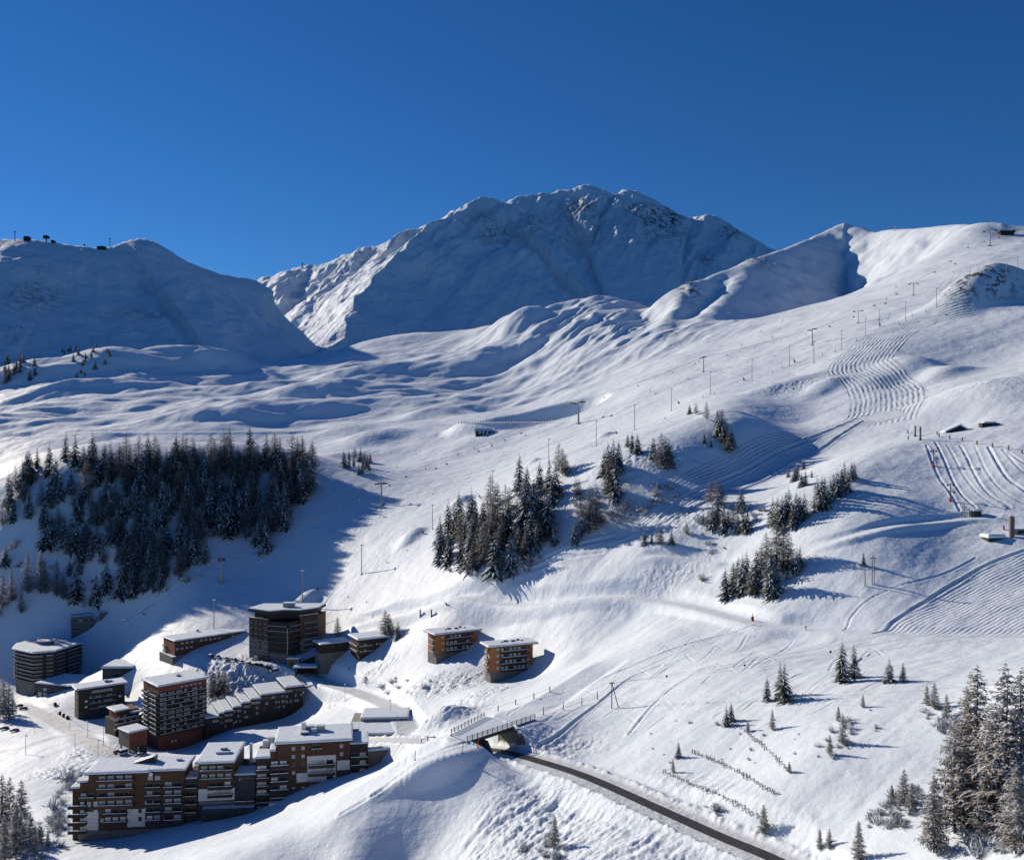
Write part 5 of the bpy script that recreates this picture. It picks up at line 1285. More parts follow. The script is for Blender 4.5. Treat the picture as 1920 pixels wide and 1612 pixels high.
# frosted trees by the left edge and at the bottom
bl = 'frosted dark larch in the bottom left corner below the residence'
for x, y, h in ((4, 1600, 150), (18, 1585, 130), (40, 1578, 118), (30, 1610, 110), (56, 1590, 70), (66, 1600, 56), (8, 1625, 100), (75, 1585, 44), (90, 1590, 34)):
    p = place(x, y, 260, 420); tree(p, hpx(p, h), 'larch', bl, 'frosted larches in the bottom left corner', True)
for x, y, h in ((6, 1345, 74), (16, 1350, 70), (-4, 1350, 80), (24, 1340, 40)):
    p = place(x, y, 450, 640); tree(p, hpx(p, h), 'larch', 'frosted tree at the left edge in front of the many sided tower', 'frosted trees in front of the many sided tower', True)
for x, y, h, k, lab in (
 (1751, 1598, 150, 'larch', 'bushy frosted larch leaning at the left front of the big right hand stand'),
 (1790, 1560, 215, 'larch', 'tall frosted larch with a clear pointed top, left in the big right hand stand'),
 (1832, 1530, 285, 'larch', 'very tall brown topped larch with twin stems in the big right hand stand'),
 (1812, 1520, 235, 'larch', 'slim larch pressed against the twin stemmed one in the big right hand stand'),
 (1884, 1560, 318, 'larch', 'tallest and broadest larch of the big right hand stand'),
 (1916, 1540, 290, 'larch', 'tall larch cut by the right edge of the view'),
 (1860, 1540, 220, 'larch', 'snow loaded larch between the two tallest of the right hand stand'),
 (1815, 1550, 150, 'larch', 'short frosted larch low in the middle of the right hand stand'),
 (1905, 1600, 170, 'larch', 'snow draped frosted larch low at the right edge'),
 (1845, 1568, 120, 'larch', 'small frosted larch at the foot of the tallest right hand tree'),
 (1752, 1330, 52, 'larch', 'small frosted larch up the slope left of the big right hand stand'),
 (1738, 1322, 40, 'larch', 'thin frosted sapling beside the small larch up the slope'),
 (1775, 1345, 46, 'larch', 'frosted larch sapling touching the big right hand stand'),
 (1610, 1620, 84, 'larch', 'frosted larch at the bottom edge right of the road'),
 (1555, 1592, 40, 'larch', 'right of two small larches beside the road at the bottom'),
 (1537, 1592, 42, 'larch', 'left of two small larches beside the road at the bottom'),
 (1695, 1510, 70, 'larch', 'small leaning larch among bushes left of the right hand stand'),
 (1710, 1520, 56, 'larch', 'short bushy larch among bushes left of the right hand stand'),
 (1672, 1508, 40, 'larch', 'frosted sapling at the left of the bushes near the right hand stand'),
 (1432, 1562, 56, 'larch', 'frosted larch at the lower end of the bottom snow fence above the road'),
 (1580, 1395, 60, 'larch', 'frosted larch, left of the two in the brushy patch on the right slope'),
 (1556, 1415, 40, 'larch', 'low frosted larch at the foot of the brushy patch on the right slope'),
 (1448, 1368, 40, 'larch', 'frosted sapling on the slope above the end of the top snow fence'),
 (1572, 1352, 30, 'larch', 'frosted sapling at the top of the brushy patch on the right slope'),
 (1040, 1590, 62, 'larch', 'lone bare larch on the rough snow slope below the road'),
 (1402, 1372, 24, 'larch', 'tiny sapling at the upper end of the top snow fence'),
 (1618, 1326, 26, 'larch', 'tiny sapling with a thin shadow on the right slope'),
 (1262, 1448, 28, 'larch', 'tiny sapling at the upper end of the bottom snow fence'),
 (1480, 1448, 22, 'larch', 'tiny sapling at the lower end of the top snow fence')):
    p = place(x, y, 85, 330); tree(p, hpx(p, h), k, lab, None, True, wide=1.12 if h > 100 else 1.1)
# upper left scrub pines
sg = 'small dark pines on the rocky shelf at the far left'
scatter([(0, 690), (25, 675), (70, 682), (75, 705), (30, 720), (0, 722)], 16, 6, 1200, 2100, .9, (16, 24), dict(spruce='small dark pine on the sunny shelf under the shaded left mountain', larch='small brown larch on the sunny shelf under the shaded left mountain'), sg, 21)
scatter([(95, 655), (180, 645), (215, 668), (195, 700), (150, 715), (135, 720), (140, 680)], 20, 8, 1200, 2100, .95, (8, 17), dict(spruce='small dark pine on the sunny shelf under the shaded left mountain', larch='small brown larch on the sunny shelf under the shaded left mountain'), sg, 22)
sl_ = dict(spruce='little spruce in the clump on the snowy spur right of the left forest', larch='little larch in the clump on the snowy spur right of the left forest')
scatter([(642, 872), (655, 858), (700, 862), (706, 876), (690, 890), (648, 902)], 16, 6, 750, 1150, .75, (16, 28), sl_, 'little trees on the spur right of the left forest', 23)
def shrub(x, y, s, label, group=None, a=85, b=1000):
    p = place(x, y, a, b); h = s / F * p.y * .5
    o = put(tr.choice(SHR), 'shrub', None, (p.x, p.y, p.z), tr.random() * 6.28, (h * tr.uniform(1, 1.4), h * tr.uniform(1, 1.4), h * tr.uniform(.9, 1.5)))
    tag(o, label, 'shrub', group); return o
for grp, lab, n, poly, sz in (
 ('shrubs of the brushy patch on the right slope', 'frosted brown shrub in the brushy patch in the middle of the right slope', 15, [(1525, 1405), (1560, 1370), (1590, 1350), (1620, 1370), (1600, 1400), (1560, 1430)], (16, 34)),
 ('shrubs left of the right hand stand', 'frosted shrub on the slope just left of the big larch stand', 40, [(1620, 1545), (1660, 1490), (1720, 1470), (1740, 1500), (1700, 1550), (1640, 1565)], (16, 40)),
 ('shrubs under the big larches', 'snow loaded shrub under the big larches in the lower right corner', 30, [(1740, 1560), (1900, 1540), (1925, 1612), (1760, 1612)], (24, 60)),
 ('shrubs above the right hand stand', 'frosted shrub up the slope above the big larch stand', 16, [(1720, 1330), (1790, 1320), (1800, 1420), (1740, 1350)], (16, 44)),
 ('shrubs in the shaded hollow', 'brown shrub in the shaded hollow right of the big grove', 60, [(1070, 920), (1150, 955), (1260, 900), (1270, 930), (1180, 985), (1080, 970)], (14, 32)),
 ('shrubs on the bank under the mixed clump', 'dry brown shrub on the snowy bank under the mixed tree clump', 22, [(1290, 985), (1340, 960), (1420, 945), (1440, 960), (1400, 1020), (1330, 1040)], (12, 28)),
 ('shrubs at the foot of the big grove', 'frosted shrub along the foot of the big dark grove', 26, [(840, 1070), (960, 1062), (1010, 1040), (1020, 1055), (960, 1085), (860, 1082)], (20, 34)),
 ('shrubs in the bottom left corner', 'frosted shrub on the bank in the bottom left corner', 34, [(40, 1600), (70, 1540), (110, 1480), (150, 1445), (165, 1455), (125, 1520), (120, 1590), (60, 1625)], (20, 44)),
 ('shrubs below the orange blocks', 'small bare shrub on the snow bank below the orange blocks', 12, [(640, 1285), (690, 1270), (800, 1270), (830, 1285), (760, 1300), (670, 1300)], (10, 24)),
 ('shrubs along the right slope', 'small frosted shrub poking through the snow between road and piste', 26, [(1160, 1360), (1240, 1340), (1340, 1350), (1500, 1330), (1650, 1330), (1640, 1420), (1440, 1440), (1260, 1440)], (6, 16)),
 ('shrubs at the forest foot', 'frosted shrub among the spruces at the foot of the left forest', 30, [(0, 1010), (60, 1030), (150, 1070), (330, 1100), (440, 1040), (430, 1060), (250, 1135), (140, 1140), (0, 1060)], (14, 30)),
 ('shrubs on the slope below the road', 'bare brown shrub at the bottom edge below the road', 8, [(960, 1612), (985, 1575), (1060, 1585), (1050, 1612)], (26, 46))):
    rd = random.Random(len(grp)); c = 0
    xs_, ys_ = [p[0] for p in poly], [p[1] for p in poly]
    while c < n:
        x, y = rd.uniform(min(xs_), max(xs_)), rd.uniform(min(ys_), max(ys_))
        if pin(poly, np.array([x]), np.array([y]))[0]: shrub(x, y, rd.uniform(*sz), lab, grp); c += 1
shrub(1318, 1088, 30, 'lone brown shrub on the snow above the piste road'); shrub(1345, 1520, 44, 'frosted shrub between the bottom snow fence and the road'); shrub(1030, 1568, 26, 'brown shrub left of the lone larch below the road')
shrub(128, 1462, 60, 'big bare frosted shrub behind the corner of the leftmost residence')

# ------------------------------------------------------------------ lifts, masts, fences
def far_place(fn, px, py, y0, y1):
    ys = np.linspace(y0, y1, 900); u = (px - CX) / F
    z = fn(u * ys, ys); t = z / ys
    k = np.nonzero(t >= (HY - py) / F)[0]
    j = int(k[0]) if len(k) else int(np.argmax(t))
    return Vector((u * ys[j], ys[j], float(z[j])))
_meshes = {}
def chair_pylon(p, h, ang, label, group, lean=0.0, arm=3.6):
    """steel lift tower: tapering mast, cross arm, two sheave trains, ladder"""
    r = thing('lift_pylon', label, 'lift pylon', (p.x, p.y, p.z), ang, group)
    key = ('pyl', arm)
    if key not in _meshes:
        b = MB(); b.tube((0, 0, -.06), (lean * 0, 0, .97), .045, .032, 'metal', 8); m1 = b.mesh('mast')
        b = MB(); b.box(-arm / 11, arm / 11, -.022, .022, .965, 1.0, 'metal'); m2 = b.mesh('cross_arm')
        b = MB(); b.box(-.02, .02, -.15, .15, .93, .963, 'dark')
        for i in range(4): b.tube((-.03, -.12 + i * .08, .93), (.03, -.12 + i * .08, .93), .028, .028, 'dark', 8)
        m3 = b.mesh('sheaves')
        b = MB(); b.box(-.11, .11, -.11, .11, -.06, .03, 'conc', 'snow'); m4 = b.mesh('foundation')
        _meshes[key] = (m1, m2, m3, m4)
    m1, m2, m3, m4 = _meshes[key]
    r.scale = (h, h, h); r.rotation_euler = (0, lean, ang)
    put(m1, 'mast', r); put(m2, 'cross_arm', r); put(m4, 'foundation', r)
    for s in (-1, 1): put(m3, 'sheaves', r, (s * arm / 11, 0, 0))
    return r
LIFT = [(231, 1205, 40), (415, 1092, 46), (716, 946, 42), (1085, 794, 42), (1319, 697, 29), (1523, 647, 31), (1609, 606, 24), (1713, 554, 23), (1856, 461, 30)]
LIFT_L = ['chairlift pylon at the foot of the shaded valley', 'chairlift pylon on the shaded piste below the left forest', 'leaning chairlift pylon on the sunny edge of the valley, left of the big grove', 'chairlift pylon beside the frozen reservoir', 'chairlift pylon with chairs just left of it above the knoll', 'chairlift pylon left of the top of the groomed bend', 'small chairlift pylon beyond the groomed bend', 'chairlift pylon under the bright upper face', 'topmost chairlift pylon below the summit station']
lp = []
for i, (x, y, h) in enumerate(LIFT):
    p = place(x, y, 600, 1900); lp.append((p, hpx(p, h)))
ropes = []
for s in (-1, 1):
    pts = []
    for i, (p, h) in enumerate(lp):
        a = lp[max(0, i - 1)][0]; c = lp[min(len(lp) - 1, i + 1)][0]; d = (c - a).to_2d().normalized()
        nn = Vector((d.y, -d.x)); pts.append(Vector((p.x + nn.x * s * h * .32, p.y + nn.y * s * h * .32, p.z + h * .95)))
    ropes.append(pts)
for i, (p, h) in enumerate(lp):
    a = lp[max(0, i - 1)][0]; c = lp[min(len(lp) - 1, i + 1)][0]; d = (c - a)
    if i == 0: continue
    chair_pylon(p, h, math.atan2(d.y, d.x) - math.pi / 2, LIFT_L[i], 'pylons of the long chairlift', lean=-.06 if i in (2, 3) else 0)
def cable_pt(a, b, t, sag):
    q = a.lerp(b, t); q.z -= 4 * sag * t * (1 - t); return q
def cable(name, label, pts, r, sag, m='dark', group=None):
    b = MB(); n = 10
    for a, c in zip(pts[:-1], pts[1:]):
        L = (c - a).length
        for i in range(n): b.tube(cable_pt(a, c, i / n, L * sag), cable_pt(a, c, (i + 1) / n, L * sag), r, r, m, 3)
    return tag(b.build(name), label, 'cable', group)
for s, ro in zip(('valley side', 'hill side'), ropes): cable('haul_rope', f'haul rope of the long chairlift on its {s}', ro, .085, .012)
b = MB(); b.box(-1.5, 1.5, -.25, .35, -3.2, -3.05, 'dark'); b.box(-1.5, 1.5, .3, .4, -3.05, -2.2, 'dark'); seat = b.mesh('seat')
b = MB(); b.bar((0, 0, 0), (0, .25, -1.6), .07, 'metal'); b.bar((0, .25, -1.6), (0, .3, -2.2), .07, 'metal'); hanger = b.mesh('hanger')
b = MB(); b.bar((-1.5, 0, -1.7), (1.5, 0, -1.7), .06, 'metal'); b.bar((-1.5, 0, -1.7), (-1.5, -.3, -3.1), .06, 'metal'); b.bar((1.5, 0, -1.7), (1.5, -.3, -3.1), .06, 'metal'); frm = b.mesh('frame')
chair = None
for px, py in ((270, 1115), (330, 1098), (378, 1074), (445, 1051), (491, 1025), (545, 1006), (588, 977), (642, 957), (674, 932), (729, 909), (762, 895), (816, 880), (839, 868), (899, 848), (922, 837), (948, 822), (978, 813), (1132, 749), (1195, 727), (1260, 710), (1302, 690), (1310, 688), (1364, 667), (1372, 662), (1416, 655), (1465, 640), (1512, 626), (1556, 613), (1600, 592), (1640, 574), (1660, 565), (1681, 553), (1752, 512), (1782, 492), (1790, 490), (1816, 468), (1846, 444)):
    best = None
    for ro in ropes:
        for a, c in zip(ro[:-1], ro[1:]):
            for t in np.linspace(0, 1, 60):
                q = cable_pt(a, c, float(t), (c - a).length * .012)
                e = abs(CX + F * q.x / q.y - px) + .4 * abs(HY - F * (q.z - 2) / q.y - py)
                if best is None or e < best[0]: best = (e, q, math.atan2((c - a).y, (c - a).x) - math.pi / 2)
    _, q, ang = best
    if chair is None:
        chair = thing('lift_chair', 'empty chair hanging from the rope of the long chairlift', 'lift chair', q, ang, 'chairs of the long chairlift')
        put(hanger, 'hanger', chair); put(frm, 'frame', chair); put(seat, 'seat', chair)
    else: copy_tree(chair, q, ang)
# floodlight masts
b = MB(); b.tube((0, 0, -.03), (0, 0, .97), .016, .011, 'metal', 6); fm = b.mesh('mast')
b = MB(); b.box(-.055, .055, -.006, .006, .965, .98, 'metal')
for i in (-1.5, -.5, .5, 1.5): b.box(i * .03 - .011, i * .03 + .011, -.03, -.006, .955, .995, 'white')
fh_ = b.mesh('lamp_head'); b = MB(); b.box(-.03, .03, -.03, .03, -.03, .012, 'conc', 'snow'); fb = b.mesh('base')
FLOOD = [(401, 1181, 58, 'floodlight mast behind the long red building'), (231, 1222, 62, 'floodlight mast beside the shaded stone building'), (567, 1126, 58, 'floodlight mast behind the dark hotel'), (678, 1076, 56, 'floodlight mast on the open slope above the chalet'), (811, 992, 47, 'floodlight mast at the upper left edge of the big grove'), (924, 927, 45, 'floodlight mast behind the top of the big grove'), (1029, 870, 48, 'floodlight mast left of the bare larches above the grove'), (1118, 836, 48, 'floodlight mast below the small pointed snow mound'), (1190, 806, 48, 'floodlight mast above the upper spruces'), (1259, 770, 42, 'floodlight mast left of the small knoll'), (1332, 739, 43, 'floodlight mast above the trees of the knoll'), (1410, 715, 42, 'floodlight mast with a snow mound at its right'), (1480, 687, 40, 'floodlight mast left of the groomed bend'), (1526, 681, 42, 'floodlight mast below a chairlift pylon at the groomed bend'), (1578, 656, 37, 'floodlight mast at the inside of the groomed bend'), (1623, 629, 35, 'floodlight mast at the top of the groomed bend'), (1649, 613, 33, 'floodlight mast above the top of the groomed bend'), (1698, 602, 36, 'floodlight mast on the narrow piste above the bend'), (1756, 576, 36, 'floodlight mast left of the rocky outcrop'), (1818, 544, 36, 'floodlight mast above the rocky outcrop'), (1887, 526, 33, 'floodlight mast near the right edge above the outcrop'), (1908, 514, 32, 'last floodlight mast by the right edge')]
fl0 = None
for x, y, h, lab in FLOOD:
    p = place(x, y, 480, 1400); hh = hpx(p, h)
    if fl0 is None:
        fl0 = thing('floodlight_mast', lab, 'floodlight', p, .4, 'floodlight masts up the slope'); fl0.scale = (hh,) * 3
        put(fm, 'mast', fl0); put(fh_, 'lamp_head', fl0); put(fb, 'base', fl0)
    else: copy_tree(fl0, p, .4 + .1 * (x % 3), hh, lab)
# snow guns
b = MB(); b.tube((0, 0, -.3), (-.9, 0, 2.2), .12, .1, 'metal', 6); gs = b.mesh('stand'); b = MB(); b.tube((-.3, 0, 1.2), (-3.6, 0, 5.2), .09, .06, 'metal', 5); gl_ = b.mesh('lance'); b = MB(); b.tube((.2, 0, .4), (-.5, 0, 2.0), .55, .5, 'dark', 8); gb = b.mesh('barrel')
g0 = None
for x, y, lab in ((596, 1107, 'snow gun beside the mound behind the hotel'), (900, 934, 'snow gun above the middle of the big grove'), (1156, 814, 'snow gun at the small pointed mound'), (1273, 758, 'snow gun left of the small knoll'), (1395, 714, 'snow gun right of the mast above the knoll'), (1490, 680, 'snow gun at the left of the groomed bend'), (1650, 612, 'snow gun above the top of the groomed bend'), (1802, 544, 'snow gun above the rocky outcrop'), (1871, 524, 'snow gun near the right edge above the outcrop'), (793, 1000, 'snow gun at the mound left of the big grove'), (837, 1135, 'snow gun on the piste road above the orange blocks')):
    p = place(x, y, 430, 1400); s = p.y / 640
    if g0 is None:
        g0 = thing('snow_gun', lab, 'snow gun', p, 0.2, 'snow guns on the slope'); put(gs, 'stand', g0); put(gl_, 'lance', g0); put(gb, 'barrel', g0); g0.scale = (s,) * 3
    else: copy_tree(g0, p, .2, s, lab)
# small marker stakes along the pistes
b = MB(); b.box(-.14, .14, -.14, .14, -.4, 2.6, 'dark'); b.box(-.2, .2, -.2, .2, .0, .9, 'dark'); stake = b.mesh('piste_stake')
for i, (x, y) in enumerate(((687, 1130), (652, 1120), (725, 1055), (763, 1033), (628, 1098), (744, 877), (798, 880), (689, 866), (858, 854), (780, 853), (919, 832), (889, 842), (985, 818), (1110, 838), (1140, 820), (1220, 735), (1247, 786), (1318, 746), (1340, 740), (1448, 700), (1467, 690), (1542, 668), (1566, 660), (1606, 640), (1686, 610), (1710, 592), (1735, 585), (1784, 562), (1662, 563), (1448, 634), (1467, 604), (1427, 624), (1391, 649), (1680, 540))):
    p = place(x, y, 480, 1500); o = put(stake, 'piste_stake', None, p, .3, p.y / 800)
    tag(o, 'small dark stake standing in the snow along the piste', 'stake', 'stakes along the pistes')
# drag lift on the right
b = MB(); b.tube((0, 0, -.05), (0, 0, 1), .035, .022, 'dark', 6); dm = b.mesh('mast'); b = MB(); b.box(-.2, .2, -.02, .02, .93, .96, 'dark'); b.box(.05, .27, -.02, .02, .55, .58, 'dark'); b.bar((.05, 0, .56), (.25, 0, .42), .015, 'dark'); da = b.mesh('cross_arm'); b = MB(); b.tube((0, 0, -.04), (0, 0, .17), .07, .07, 'red', 8); dp = b.mesh('red_padding'); b = MB()
for s in (-.19, .19, .26): b.tube((s, -.03, .9 if abs(s) < .2 else .5), (s, .03, .9 if abs(s) < .2 else .5), .05, .05, 'dark', 8)
dw = b.mesh('wheels')
d0 = None; dl = []
for x, y, h, lab in ((1750.5, 875, 32, 'dark drag lift pylon with a red padded foot, upper of two on the striped field'), (1782, 940, 34, 'dark drag lift pylon with a red padded foot, lower of two on the striped field')):
    p = place(x, y, 380, 520); hh = hpx(p, h); dl.append(up(p, hh * .93))
    if d0 is None:
        d0 = thing('drag_lift_pylon', lab, 'lift pylon', p, .25, 'drag lift pylons'); d0.scale = (hh,) * 3
        for m, n in ((dm, 'mast'), (da, 'cross_arm'), (dp, 'red_padding'), (dw, 'wheels')): put(m, n, d0)
    else: copy_tree(d0, p, .25, hh, lab)
p = place(1808, 970, 380, 460)
ds = thing('drag_lift_station', 'grey drag lift bottom station with a wheel frame and hanging bars beside the little cabin', 'lift station', p)
b = MB(); b.tube((0, 0, -.5), (0, 0, 7.4), .32, .25, 'metal', 8); b.build('mast', ds)
b = MB(); b.box(-1.1, 1.1, -.3, .3, 4.6, 5.0, 'metal'); b.box(.2, 2.6, -.25, .25, 3.6, 3.9, 'metal'); b.box(2.1, 2.4, -.2, .2, -.5, 4.6, 'metal'); b.build('frame', ds)
b = MB()
for i in range(5): b.tube((.6 + i * .4, -.2, 3.6), (.5 + i * .4, -.2, 1.6), .05, .05, 'dark', 4)
b.build('tow_bars', ds)
pc = place(1829, 968, 380, 460)
cb = thing('lift_cabin', 'small dark lift cabin with a snow cap on the striped field', 'cabin', pc, .2)
b = MB(); b.box(-2, 2, -1.4, 1.4, -.5, 2.3, 'dark'); b.build('wall', cb); b = MB(); b.box(-2.2, 2.2, -1.6, 1.6, 2.3, 2.5, 'dark'); rr_ = b.build('roof', cb); b = MB(); snow_slab(b, [(-2.25, -1.65), (2.25, -1.65), (2.25, 1.65), (-2.25, 1.65)], 2.503, .7, 7, .2); b.build('snow_cover', rr_); b = MB(); b.box(-1.4, 1.2, -1.46, -1.4, .6, 1.9, 'glass'); b.build('window', cb)
pt = place(1721, 824, 440, 600)
cable('tow_rope', 'tow rope of the drag lift up the striped field', [up(p, 6.5), dl[1], dl[0], up(pt, 6)], .035, .006)
for x, y, h, lab in ((1716, 818, 20, 'left of two thick grey posts at the top of the striped field'), (1725.5, 825, 25, 'right of two thick grey posts at the top of the striped field')):
    p = place(x, y, 440, 620); hh = hpx(p, h); r = thing('lift_post', lab, 'post', p)
    b = MB(); b.box(-.4, .4, -.4, .4, -.5, hh, 'wood_g'); b.build('shaft', r); b = MB(); b.box(-.55, .55, -.55, .55, -.5, 1.0, 'dark'); b.build('foot', r)
b = MB(); b.box(-.33, .33, -.33, .33, -.4, 2.3, 'wood_g'); b.box(-.36, .36, -.36, .36, 2.3, 2.5, 'snow'); fp = b.mesh('fence_post')
for x, y in ((1702, 812), (1703, 824), (1757, 815), (1760.5, 819), (1780.5, 823), (1804, 827), (1831.5, 833), (1860.5, 838), (1890.5, 843), (1916, 850)):
    p = place(x, y, 420, 640); o = put(fp, 'fence_post', None, p, .2, .9); tag(o, 'short grey wooden post in the curved row above the striped field', 'post', 'short wooden posts above the striped field')
# posts, poles
p = place(1897, 1007, 340, 460); hh = hpx(p, 40)
r = thing('concrete_post', 'thick weathered twin post standing out of a snow bank at the right edge', 'post', p)
b = MB(); b.box(-.95, -.1, -.6, .6, -2, hh, 'wood_g'); b.build('shaft', r); b = MB(); b.box(.1, .95, -.6, .6, -2, hh * .97, 'wood_g'); b.build('shaft', r); b = MB(); b.box(-1, 1, -.65, .65, hh, hh + .3, 'snow'); b.build('snow_cover', r)
r = thing('snowed_in_shelter', 'low dark shelter mouth under thick snow left of the weathered twin post', 'shelter', up(place(1868, 1013, 340, 460), -.6), .1)
b = MB(); b.box(-3.4, 3.4, 0, 5, -2, 1.5, 'wood_d'); b.build('wall', r); b = MB(); b.box(-3.7, 3.7, -.4, 5.2, 1.5, 1.75, 'wood_g'); rr_ = b.build('roof', r); b = MB(); snow_slab(b, [(-3.8, -.5), (3.8, -.5), (3.8, 5.3), (-3.8, 5.3)], 1.753, 1.5, 9, .3); b.build('snow_cover', rr_)
r = thing('bunker', 'dark low concrete hut partly buried in snow at the right edge behind the twin post', 'hut', place(1915, 1000, 340, 460), .05)
b = MB(); b.box(-3, 5, 0, 4, -2, 2.0, 'conc', 'snow'); b.build('wall', r); b = MB(); b.box(-1.5, 5, -.05, 0, -1, 1.4, 'dark'); b.build('opening', r)
p = place(1637, 1095, 300, 420); hh = hpx(p, 54)
r = thing('power_pole', 'tall twin wooden power pole with a shorter post at its left on the snow slope', 'power pole', p)
for x, h, n in ((-.35, hh, 'pole'), (.45, hh * .97, 'pole'), (-3.2, hh * .5, 'side_post')):
    b = MB(); b.tube((x, 0, -1), (x, 0, h), .2, .15, 'wood_g', 7); b.build(n, r)
b = MB(); b.box(-1.4, 1.4, -.12, .12, hh - 1.2, hh - .95, 'wood_d'); b.build('crossbar', r)
pw1 = up(p, hh - .9)
p = place(1147, 1328, 270, 360); hh = hpx(p, 50)
r = thing('braced_pole', 'wooden power pole with a slanting brace on the slope right of the bridge', 'power pole', p)
b = MB(); b.tube((0, 0, -1), (0, 0, hh), .19, .15, 'wood_g', 7); b.build('pole', r); b = MB(); b.tube((2.6, -.8, -1), (.1, 0, hh * .95), .17, .13, 'wood_g', 7); b.build('brace', r); b = MB(); b.box(-.9, .9, -.1, .1, hh - .6, hh - .35, 'wood_d'); b.build('crossbar', r)
pa = up(p, hh - .3)
far_r = Vector(W(2060, 1128, 205)); far_l = Vector(W(-120, 1500, 420))
for k, (dx, lab) in enumerate(((-.9, 'left power line wire crossing the lower right slope'), (0.0, 'middle power line wire with dark marker balls across the lower right slope'), (.9, 'right power line wire crossing the lower right slope'))):
    cable('power_line', lab, [pa + Vector((dx, 0, 0)), far_r + Vector((dx * 2, dx * 6, dx * 2))], .028, .01)
for t in (.16, .36, .55):
    q = cable_pt(pa, far_r, t, (far_r - pa).length * .01)
    b = MB(); b.rings([[(math.cos(a) * .36 * math.sin(e), math.sin(a) * .36 * math.sin(e), .36 * math.cos(e)) for a in np.linspace(0, 6.283, 8, endpoint=False)] for e in (2.9, 2.2, 1.57, .9, .25)], 'dark')
    b.box(-.03, .03, -.03, .03, .3, .45, 'metal')
    tag(b.build('marker_ball', None, q), ('dark marker ball on the wire nearest the braced pole', 'dark marker ball on the wire left of the tallest pair of spruces, middle of three', 'dark marker ball on the wire furthest up to the right')[int(t * 5.2) if t < .5 else 2], 'marker ball', 'marker balls on the power line')
low_r = Vector(W(2080, 1262, 190))
cable('power_line', 'thin low wire crossing the snow above the snow fences', [up(place(1020, 1338, 270, 360), 2.6), low_r], .022, .012)
cable('power_line', 'thin wire running up the slope from the bridge fence', [up(place(1056, 1329, 270, 380), 2.4), pw1], .02, .01)
# safety fence right of the bridge
sf = thing('piste_fence', 'wire safety fence with dark posts running on from the bridge up the slope', 'fence', place(1019, 1338, 260, 380)); pv_ = None
for x, y in ((1019, 1340), (1056, 1331), (1091, 1322), (1120, 1310)):
    p = place(x, y, 260, 400) - sf.location
    b = MB(); b.tube((0, 0, -.5), (0, 0, 2.8), .2, .1, 'dark', 6); b.build('post', sf, p)
    if pv_ is not None:
        for z in (1.0, 1.7, 2.3):
            b = MB(); b.bar((pv_.x, pv_.y, pv_.z + z), (p.x, p.y, p.z + z), .035, 'dark'); b.build('wire', sf)
    pv_ = p
sf2 = thing('piste_fence', 'fence with rust red posts on the far side of the piste behind the bridge', 'fence', place(934, 1332, 280, 420)); pv_ = None
for x, y in ((934, 1333), (967, 1321), (1001, 1310), (1031, 1297)):
    p = place(x, y, 280, 420) - sf2.location
    b = MB(); b.box(-.18, .18, -.18, .18, -.5, 2.2, 'brick'); b.build('post', sf2, p)
    if pv_ is not None:
        b = MB(); b.bar((pv_.x, pv_.y, pv_.z + 1.6), (p.x, p.y, p.z + 1.6), .05, 'wood_g'); b.build('rail', sf2)
    pv_ = p
for x, y, lab in ((896, 1402, 'thin red marker pole at the left end of the bridge'), (867, 1412, 'slanted thin marker pole in the snow left of the bridge'), (778, 1425, 'pale thin marker pole beside the ski tracks')):
    p = place(x, y, 240, 420); b = MB(); b.tube((0, 0, -.4), (.2, 0, 2.9), .12, .1, 'red' if x == 896 else 'wood_g', 6); b.box(-.16, .16, -.16, .16, -.1, .5, 'red' if x == 896 else 'wood_g'); tag(b.build('marker_pole', None, p), lab, 'marker pole')
# avalanche fences
def rake_mesh():
    b = MB()
    for s in (-.5, .5): b.bar((s, .1, -.4), (s * .8, .5, 1.5), .09, 'wood_g'); b.bar((s, 1.0, -.4), (s * .8, .45, 1.35), .07, 'wood_d')
    for z in (.5, .95, 1.35): b.box(-.8, .8, .1 + z * .28, .2 + z * .28, z, z + .1, 'wood_g', 'snow')
    return b.mesh('rake')
RK = rake_mesh(); RK2 = None
for lab, pts, n in (('upper avalanche fence of dark wooden rakes running down the right slope', [(1382, 1362), (1400, 1376), (1440, 1410), (1474, 1446)], 17),
                    ('middle avalanche fence of dark wooden rakes curving down the right slope', [(1299, 1414), (1330, 1424), (1370, 1443), (1410, 1465), (1447, 1489)], 21),
                    ('lower avalanche fence of dark wooden rakes nearest the road', [(1247, 1450), (1290, 1470), (1340, 1490), (1385, 1512), (1417, 1532)], 22)):
    pl2 = np.array(pts, float); seg = np.r_[0, np.cumsum(np.hypot(*np.diff(pl2, axis=0).T))]
    r = thing('avalanche_fence', lab, 'snow fence', place(*pts[0], 150, 330)); prev = None
    for i in range(n):
        s = seg[-1] * i / (n - 1); x, y = np.interp(s, seg, pl2[:, 0]), np.interp(s, seg, pl2[:, 1])
        p = place(x, y, 150, 330)
        ang = math.atan2(p.y - prev.y, p.x - prev.x) if prev is not None else -.9
        put(RK, 'rake', r, p - r.location, ang + tr.choice((0, 1.2)) + tr.uniform(-.5, .5), tr.uniform(.5, .85)); prev = p
